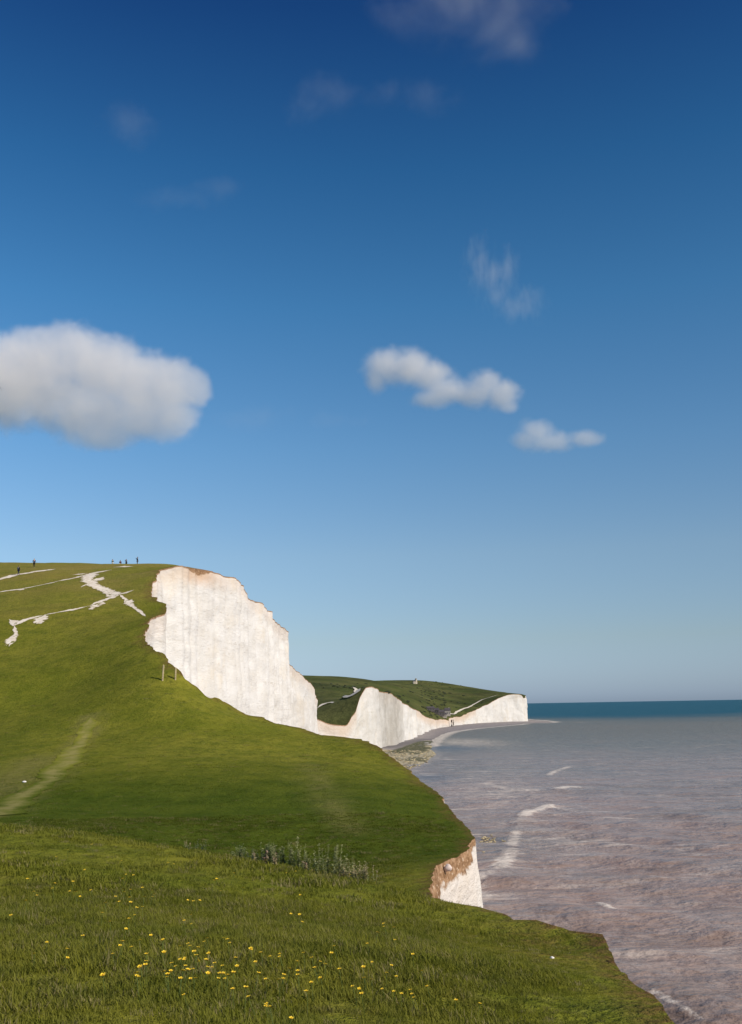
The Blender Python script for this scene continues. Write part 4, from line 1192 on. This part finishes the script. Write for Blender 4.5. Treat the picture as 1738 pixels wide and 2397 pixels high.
    mesh_obj('hair', *lump(.098 * k, .108 * k, .10 * k, (0, .02 * k, hz + .045 * k), 10, 6), [hair], root)
    for s_ in ('L', 'R'):
        tx, ty, tz = J['toe' + s_][0]; ax, ay, az_ = J['ank' + s_][0]
        mesh_obj('shoe', *lump(.05 * k, .13 * k, .045 * k, ((tx + ax) / 2, (ty + ay) / 2, (tz + az_) / 2 - .02 * k), 8, 5), [hair], root)
    if pack: mesh_obj('backpack', *lump(.16 * k, .11 * k, .23 * k, (0, .20 * k, (b + .32) * k), 10, 7), [pack], root)
    return tag(root, label, 'person')
navy = cloth('navy_cloth', (0.018, 0.024, 0.055)); black = cloth('black_cloth', (0.012, 0.013, 0.018)); grey = cloth('grey_cloth', (0.09, 0.10, 0.13)); dgreen = cloth('green_cloth', (0.06, 0.11, 0.09))
maroon = cloth('maroon_cloth', (0.08, 0.018, 0.03)); cream = cloth('cream_cloth', (0.60, 0.48, 0.36)); hairb = simple('hair_brown', (0.05, 0.03, 0.02)); hairg = simple('hair_fair', (0.35, 0.26, 0.20)); palec = cloth('pale_cloth', (0.5, 0.5, 0.5))
person(43.5, 1346.5, 'person in dark jacket walking on the white path at the left', black, navy, hairb, 'walk', 1.78, 2.6, pack=grey)
person(80, 1328.5, 'fair haired person in a navy coat standing on the grass near the skyline', navy, black, hairg, 'stand', 1.76, 0.4)
person(264, 1324, 'person in pale green top on the skyline, leftmost of the four', dgreen, palec, hairb, 'stand', 1.60, 0.8, behind_crest(264, 1309, 1.60))
person(282, 1324, 'person in maroon top and cream shorts on the skyline', maroon, cream, hairb, 'stand', 1.66, 2.9, behind_crest(282, 1311, 1.66))
person(296, 1324, 'person in grey top with pale bag at the waist on the skyline', grey, black, hairb, 'photo', 1.68, -0.5, behind_crest(296, 1309, 1.68))
person(322, 1324, 'tall person in black jacket and grey trousers, nearest the cliff on the skyline', black, grey, hairb, 'photo', 1.85, -1.2, behind_crest(322, 1303.5, 1.85))

# ------------------------------------------------------------------ bird at the left edge of the picture
bd_ = P(-12, 904, 60)
bird = empty('bird', bd_, 0.4)
mat_bird = simple('bird_dark', (0.035, 0.022, 0.02), 0.7)
mesh_obj('body', *lump(.07, .20, .06, (0, 0, 0), 10, 8), [mat_bird], bird)
mesh_obj('head', *lump(.04, .055, .04, (0, -.21, .02), 8, 6), [mat_bird], bird)
for s_ in (-1, 1):
    V = []; F = []
    for i, (u, ch, z, sw) in enumerate([(0.03, .16, .0, 0), (.16, .17, .04, .0), (.28, .13, .02, .04), (.38, .07, -.08, .10), (.46, .02, -.20, .16)]):
        for q, zz_ in ((-.5, 0), (.0, .012), (.5, 0), (.0, -.006)): V.append((s_ * u, sw + q * ch, z + zz_))
    for i in range(4):
        for q in range(4):
            F.append((i * 4 + q, i * 4 + (q + 1) % 4, (i + 1) * 4 + (q + 1) % 4, (i + 1) * 4 + q))
    mesh_obj('wing', V, F, [mat_bird], bird)
mesh_obj('tail', [(-.03, .17, 0), (.03, .17, 0), (.06, .32, 0), (-.06, .32, 0), (-.03, .17, .015), (.03, .17, .015), (.06, .32, .01), (-.06, .32, .01)], [(0, 1, 2, 3), (4, 5, 6, 7), (0, 1, 5, 4), (1, 2, 6, 5), (2, 3, 7, 6), (3, 0, 4, 7)], [mat_bird], bird, False)
tag(bird, 'dark bird flying in front of the big cloud at the left edge', 'bird')

# ------------------------------------------------------------------ lighthouse and hamlet
def box(name, c, s, mat, parent, bev=0.0):
    bm = bmesh.new(); bmesh.ops.create_cube(bm, size=1)
    for v in bm.verts: v.co = Vector((c[0] + v.co.x * s[0], c[1] + v.co.y * s[1], c[2] + v.co.z * s[2]))
    if bev: bmesh.ops.bevel(bm, geom=list(bm.edges), offset=bev, segments=1, affect='EDGES')
    me = bpy.data.meshes.new(name); bm.to_mesh(me); bm.free(); me.materials.append(mat)
    o = bpy.data.objects.new(name, me); C.objects.link(o); o.parent = parent
    return o
def cyl(name, c, r1, r2, h, mat, parent, n=20):
    bm = bmesh.new(); bmesh.ops.create_cone(bm, cap_ends=True, segments=n, radius1=r1, radius2=r2, depth=h, matrix=Matrix.Translation((c[0], c[1], c[2] + h / 2)))
    me = bpy.data.meshes.new(name); bm.to_mesh(me); bm.free(); me.materials.append(mat)
    o = bpy.data.objects.new(name, me); C.objects.link(o); o.parent = parent
    return o
def gable(name, c, sx, sy, h, mat, parent):
    x, y, z = c; a, b_ = sx / 2, sy / 2
    return mesh_obj(name, [(x - a, y - b_, z), (x + a, y - b_, z), (x + a, y + b_, z), (x - a, y + b_, z), (x - a, y, z + h), (x + a, y, z + h)], [(0, 1, 5, 4), (2, 3, 4, 5), (0, 4, 3), (1, 2, 5), (0, 3, 2, 1)], [mat], parent, False)
mat_stonew = simple('pale_granite', (0.55, 0.47, 0.36), 0.9, 0.1, 0.4)
mat_glass_d = simple('dark_glass', (0.03, 0.04, 0.05), 0.15, 0.05, 1, 0.6)
mat_slate = simple('slate_roof', (0.07, 0.06, 0.065), 0.8, 0.2, 0.5)
lp = P(973, 1600, 2195)
lz0 = fground(lp[0], lp[1])
lh = empty('lighthouse', (lp[0], lp[1], lz0 - 0.5), 0.2)
cyl('tower', (1.6, 0, 0), 3.4, 3.0, 11.5, mat_stonew, lh); cyl('gallery', (1.6, 0, 11.5), 3.7, 3.7, 0.7, mat_stonew, lh); cyl('lantern_room', (1.6, 0, 12.2), 2.1, 2.1, 2.2, mat_glass_d, lh); cyl('lantern_roof', (1.6, 0, 14.4), 2.4, 0.2, 1.4, mat_stonew, lh)
box('house', (-3.2, 0, 3.4), (6.5, 8, 6.8), mat_stonew, lh); gable('roof', (-3.2, 0, 6.8), 6.9, 8.4, 2.6, mat_slate, lh)
for z_ in (2.2, 5.0):
    for x_ in (-5, -3.2, -1.4): box('window', (x_, -4.02, z_), (0.9, 0.12, 1.2), mat_glass_d, lh)
for z_ in (3.5, 7.5): box('window', (1.6, -3.3, z_), (0.7, 0.5, 1.2), mat_glass_d, lh)
lh.scale = (0.8, 0.8, 0.8)
tag(lh, 'small pale stone lighthouse with house on the distant hilltop', 'lighthouse')
mat_wallw = simple('rendered_wall', (0.40, 0.35, 0.30), 0.9, 0.1, 0.5); mat_walld = simple('dark_wall', (0.10, 0.085, 0.08), 0.9, 0.2, 0.5)
def house(px, Y, w, d, h, wall, label, rz=0.1):
    x = ray(px, 1675).x * Y
    z = fground(x, Y)
    r = empty('house', (x, Y, z - 0.6), rz)
    box('wall', (0, 0, h / 2), (w, d, h), wall, r)
    rf = gable('roof', (0, 0, h), w * 1.06, d * 1.1, h * 0.55, mat_slate, r)
    box('chimney', (w * .3, 0, h * 1.55), (0.9, 0.9, 1.8), wall, rf)
    for k in range(3): box('window', (-w * .3 + k * w * .3, -d / 2 - .03, h * .6), (w * .12, .12, h * .28), mat_glass_d, r)
    return tag(r, label, 'house', 'houses in the gap between the distant cliffs')
house(1008, 1560, 12, 9, 5.0, mat_walld, 'low dark roofed house, leftmost in the gap', 0.2)
house(1020, 1575, 11, 9, 6.0, mat_walld, 'dark house second from the left in the gap', -0.1)
house(1031, 1590, 12, 9, 6.5, mat_walld, 'larger dark house in the middle of the gap', 0.15)
house(1040, 1600, 8, 8, 5.5, mat_wallw, 'grey walled house beside the pale one in the gap', 0.0)
house(1048, 1630, 9, 9, 8.5, mat_wallw, 'pale tall house at the foot of the far path', 0.0)
# stairs from the gap down to the beach
i0 = int(np.argmin(np.abs(fe[:, 1] - 1606)))
sx, sy = fe[i0, 0] + 5.0, fe[i0, 1] - 5
stz = fe[i0, 2]
stc = empty('beach_stairs', (sx, sy, 0.5), 0.0)
mat_steel = simple('stair_steel', (0.10, 0.075, 0.06), 0.7)
for x_ in (-1.8, 1.8):
    for y_ in (-1.8, 1.8): box('leg', (x_, y_, stz / 2), (0.5, 0.5, stz), mat_steel, stc)
nf = max(3, int(stz // 3))
for k in range(nf):
    box('landing', (0, 0, (k + 1) * stz / nf), (4.4, 4.4, 0.3), mat_steel, stc)
    fo_ = box('stair_flight', (0, 0, 0), (1.4, 5.0, 0.25), mat_steel, stc); fo_.location = (0.9 if k % 2 else -0.9, -2.4, (k + .5) * stz / nf); fo_.rotation_euler = (R(38 if k % 2 else -38), 0, 0)
box('walkway', (0, 4.5, stz), (2.0, 7.0, 0.3), mat_steel, stc)
tag(stc, 'steel stair tower going down the low cliff to the beach', 'stairs')

# scrub on the far downs
sv = []; sf_ = []
rr = random.Random(4)
for k in range(420):
    px = rr.choice([rr.uniform(700, 860), rr.uniform(880, 1140), rr.uniform(985, 1045)]); py = rr.uniform(1596, 1680)
    p = fhit(px, py)
    if p is None or p.y > 2290 or (px < 862 and py > 1612) or rr.random() < .35: continue
    s = rr.uniform(1.0, 2.6)
    v, f = lump(s * rr.uniform(.8, 1.8), s, s * .55, (p.x, p.y, p.z + .1 * s), 8, 5, k, 0.6)
    b0 = len(sv); sv += v; sf_ += [tuple(b0 + i for i in q) for q in f]
scrub = mesh_obj('scrub', sv, sf_, [simple('scrub_leaves', (0.035, 0.042, 0.016), 0.9, 0.3, 0.4)])
tag(scrub, 'low dark scrub dotted over the distant downs', 'scrub', kind='stuff')

# boulders on the rock platform and in the shallows
sv = []; sf_ = []
for k in range(370):
    if k < 300:
        u = rr.random(); px = rr.uniform(890, 1015); py = rr.uniform(1758, 1808)
        q = Psea(px, py)
        if not (inside(np.array(rock_poly), np.array([q[0]]), np.array([q[1]]))[0]): continue
        s = rr.uniform(0.25, 1.0); z = float(beach_h(np.array([q[0]]), np.array([q[1]]))[0])
    else:
        px = rr.gauss(1146, 14); py = rr.gauss(1973, 12); q = Psea(px, py); s = rr.uniform(0.1, 0.42); z = 0.0
    v, f = lump(s * 1.3, s * 1.1, s * .7, (q[0], q[1], z), 8, 5, k, 0.5)
    b0 = len(sv); sv += v; sf_ += [tuple(b0 + i for i in qq) for qq in f]
bo = mesh_obj('boulders', sv, sf_, [simple('wet_chalk', (0.33, 0.27, 0.16), 0.8, 0.4, 0.3)], smooth=False)
tag(bo, 'chalk boulders strewn over the rock platform and shallows', 'boulders', kind='stuff')

# ------------------------------------------------------------------ clouds (real volumes)
def cloud(blobs, dist, dens, label, depth=0.8, nscale=1.0, namp=0.9, soft=0.35, seed=0, grow=1.0, stretch=(1, 1, 1), name='cloud'):
    """blobs: (px, py, rx, ry) in photo pixels at distance dist"""
    k = dist / 2332.0
    bs = []
    for px, py, rx, ry in blobs:
        c = Vector(P(px, py, dist))
        rz_ = min(rx, ry)
        bs.append((c, grow * rx * k, grow * max(rz_, 0.5 * (rx + ry) * depth) * k, grow * ry * k))
    ctr = sum((b_[0] for b_ in bs), Vector()) / len(bs)
    bm = bmesh.new()
    for c, rx, ry, rz_ in bs:
        for d in [(math.cos(a) * math.cos(e_), math.sin(a) * math.cos(e_), math.sin(e_)) for a in np.linspace(0, 2 * math.pi, 12, endpoint=False) for e_ in (-1.2, -.6, 0, .6, 1.2)]:
            bm.verts.new((c - ctr) + Vector((d[0] * rx, d[1] * ry, d[2] * rz_)) * 1.25)
    res = bmesh.ops.convex_hull(bm, input=list(bm.verts))
    bmesh.ops.delete(bm, geom=[v for v in bm.verts if not v.link_faces], context='VERTS')
    me = bpy.data.meshes.new(name); bm.to_mesh(me); bm.free()
    o = bpy.data.objects.new(name, me); C.objects.link(o); o.location = ctr
    t = NT(name + '_vapour')
    pos = t.n('ShaderNodeTexCoord').outputs['Object']
    best = None
    for c, rx, ry, rz_ in bs:
        l = c - ctr
        mp = t.mapping(pos, (1 / rx, 1 / ry, 1 / rz_), (-l.x / rx, -l.y / ry, -l.z / rz_))
        vl = t.n('ShaderNodeVectorMath', operation='LENGTH'); t.link(mp, vl.inputs[0])
        v = t.math('SUBTRACT', 1.0, vl.outputs['Value'])
        best = v if best is None else t.math('SMOOTH_MAX', best, v, 0.25)
    R0 = bs[0][1]
    nz = t.noise(t.mapping(pos, stretch, (seed * 13.0, 0, 0)), nscale / max(R0, 1), 6, 0.6, 0.3)
    v = t.math('ADD', best, t.math('MULTIPLY', t.math('SUBTRACT', nz, 0.52), namp))
    dn = t.ramp(v, 0.0, soft, 0.0, dens)
    pv = t.n('ShaderNodeVolumePrincipled')
    pv.inputs['Color'].default_value = (1.0, 0.96, 0.92, 1)
    pv.inputs['Anisotropy'].default_value = -0.1
    t.link(dn, pv.inputs['Density'])
    t.link(pv.outputs[0], t.out.inputs['Volume'])
    me.materials.append(t.m)
    return tag(o, label, 'cloud', kind='stuff')
big = [(60,880,150,100),(170,830,85,75),(20,900,150,110),(250,870,110,85),(330,900,100,80),(400,905,75,70),(455,905,42,55),(200,960,130,75),(330,970,110,65),(240,1015,90,45),(400,975,70,60),(-120,880,180,120),(80,800,60,40)]
cloud(big, 3000, 0.0078, 'big grey white cumulus cloud at the left', seed=1, soft=0.40, namp=0.95, nscale=3.6, depth=.8, grow=1.22)
cloud([(905,858,58,48),(960,858,70,50),(1005,880,62,42),(1040,912,58,38),(1015,935,60,26),(880,890,28,42)], 3600, 0.012, 'white cloud over the middle cliffs, left of its pair', seed=2, soft=0.7, namp=0.9, nscale=1.6, grow=1.2)
cloud([(1140,895,48,36),(1175,925,50,42),(1110,922,62,36),(1190,955,30,16)], 3600, 0.011, 'smaller white cloud joined to the right of the middle one', seed=3, soft=0.7, namp=0.9, nscale=1.6, grow=1.2)
cloud([(1255,1010,50,34),(1290,1035,66,26),(1370,1028,54,22),(1230,1030,40,28)], 4200, 0.008, 'flat little cloud low over the horizon at the right', seed=4, soft=0.7, namp=0.9, nscale=1.6, grow=1.2)
W = dict(soft=1.3, namp=2.2, nscale=1.4, depth=.35)
cloud([(1080,0,170,80),(1170,50,90,90),(980,10,130,50),(1215,105,50,50)], 2600, 0.0017, 'thin mauve wisp of cloud at the top', seed=5, grow=1.5, stretch=(1, 1, 1.3), **W)
cloud([(750,215,60,40),(790,228,70,30),(725,250,45,35)], 2800, 0.0009, 'faint wisp high in the middle of the sky', seed=6, grow=1.6, **W)
cloud([(985,225,60,30),(1020,240,60,25),(910,215,50,30)], 2800, 0.0009, 'very faint wisp beside the middle one', seed=7, grow=1.6, **W)
cloud([(1122,615,34,60),(1150,650,40,40),(1190,628,26,50),(1165,685,34,40),(1215,715,60,36)], 3000, 0.0030, 'wispy curl of cloud above the pair of clouds', seed=8, grow=1.5, stretch=(1.6, 1, .7), **W)
cloud([(430,460,90,26),(500,440,60,20)], 3000, 0.0010, 'barely visible wisp at the left of the sky', seed=9, grow=1.6, **W)
cloud([(300,290,50,45),(330,310,40,30)], 3000, 0.0008, 'faint mauve smudge of cloud in the upper left', seed=10, grow=1.6, **W)
cloud([(600,975,90,30),(800,985,70,18)], 3400, 0.0009, 'almost invisible streak of cloud right of the big one', seed=11, grow=1.5, **W)

# link check
for o in list(scene.objects):
    if o.parent is None and o.type in ('MESH', 'EMPTY') and 'label' not in o: print('UNLABELLED', o.name)
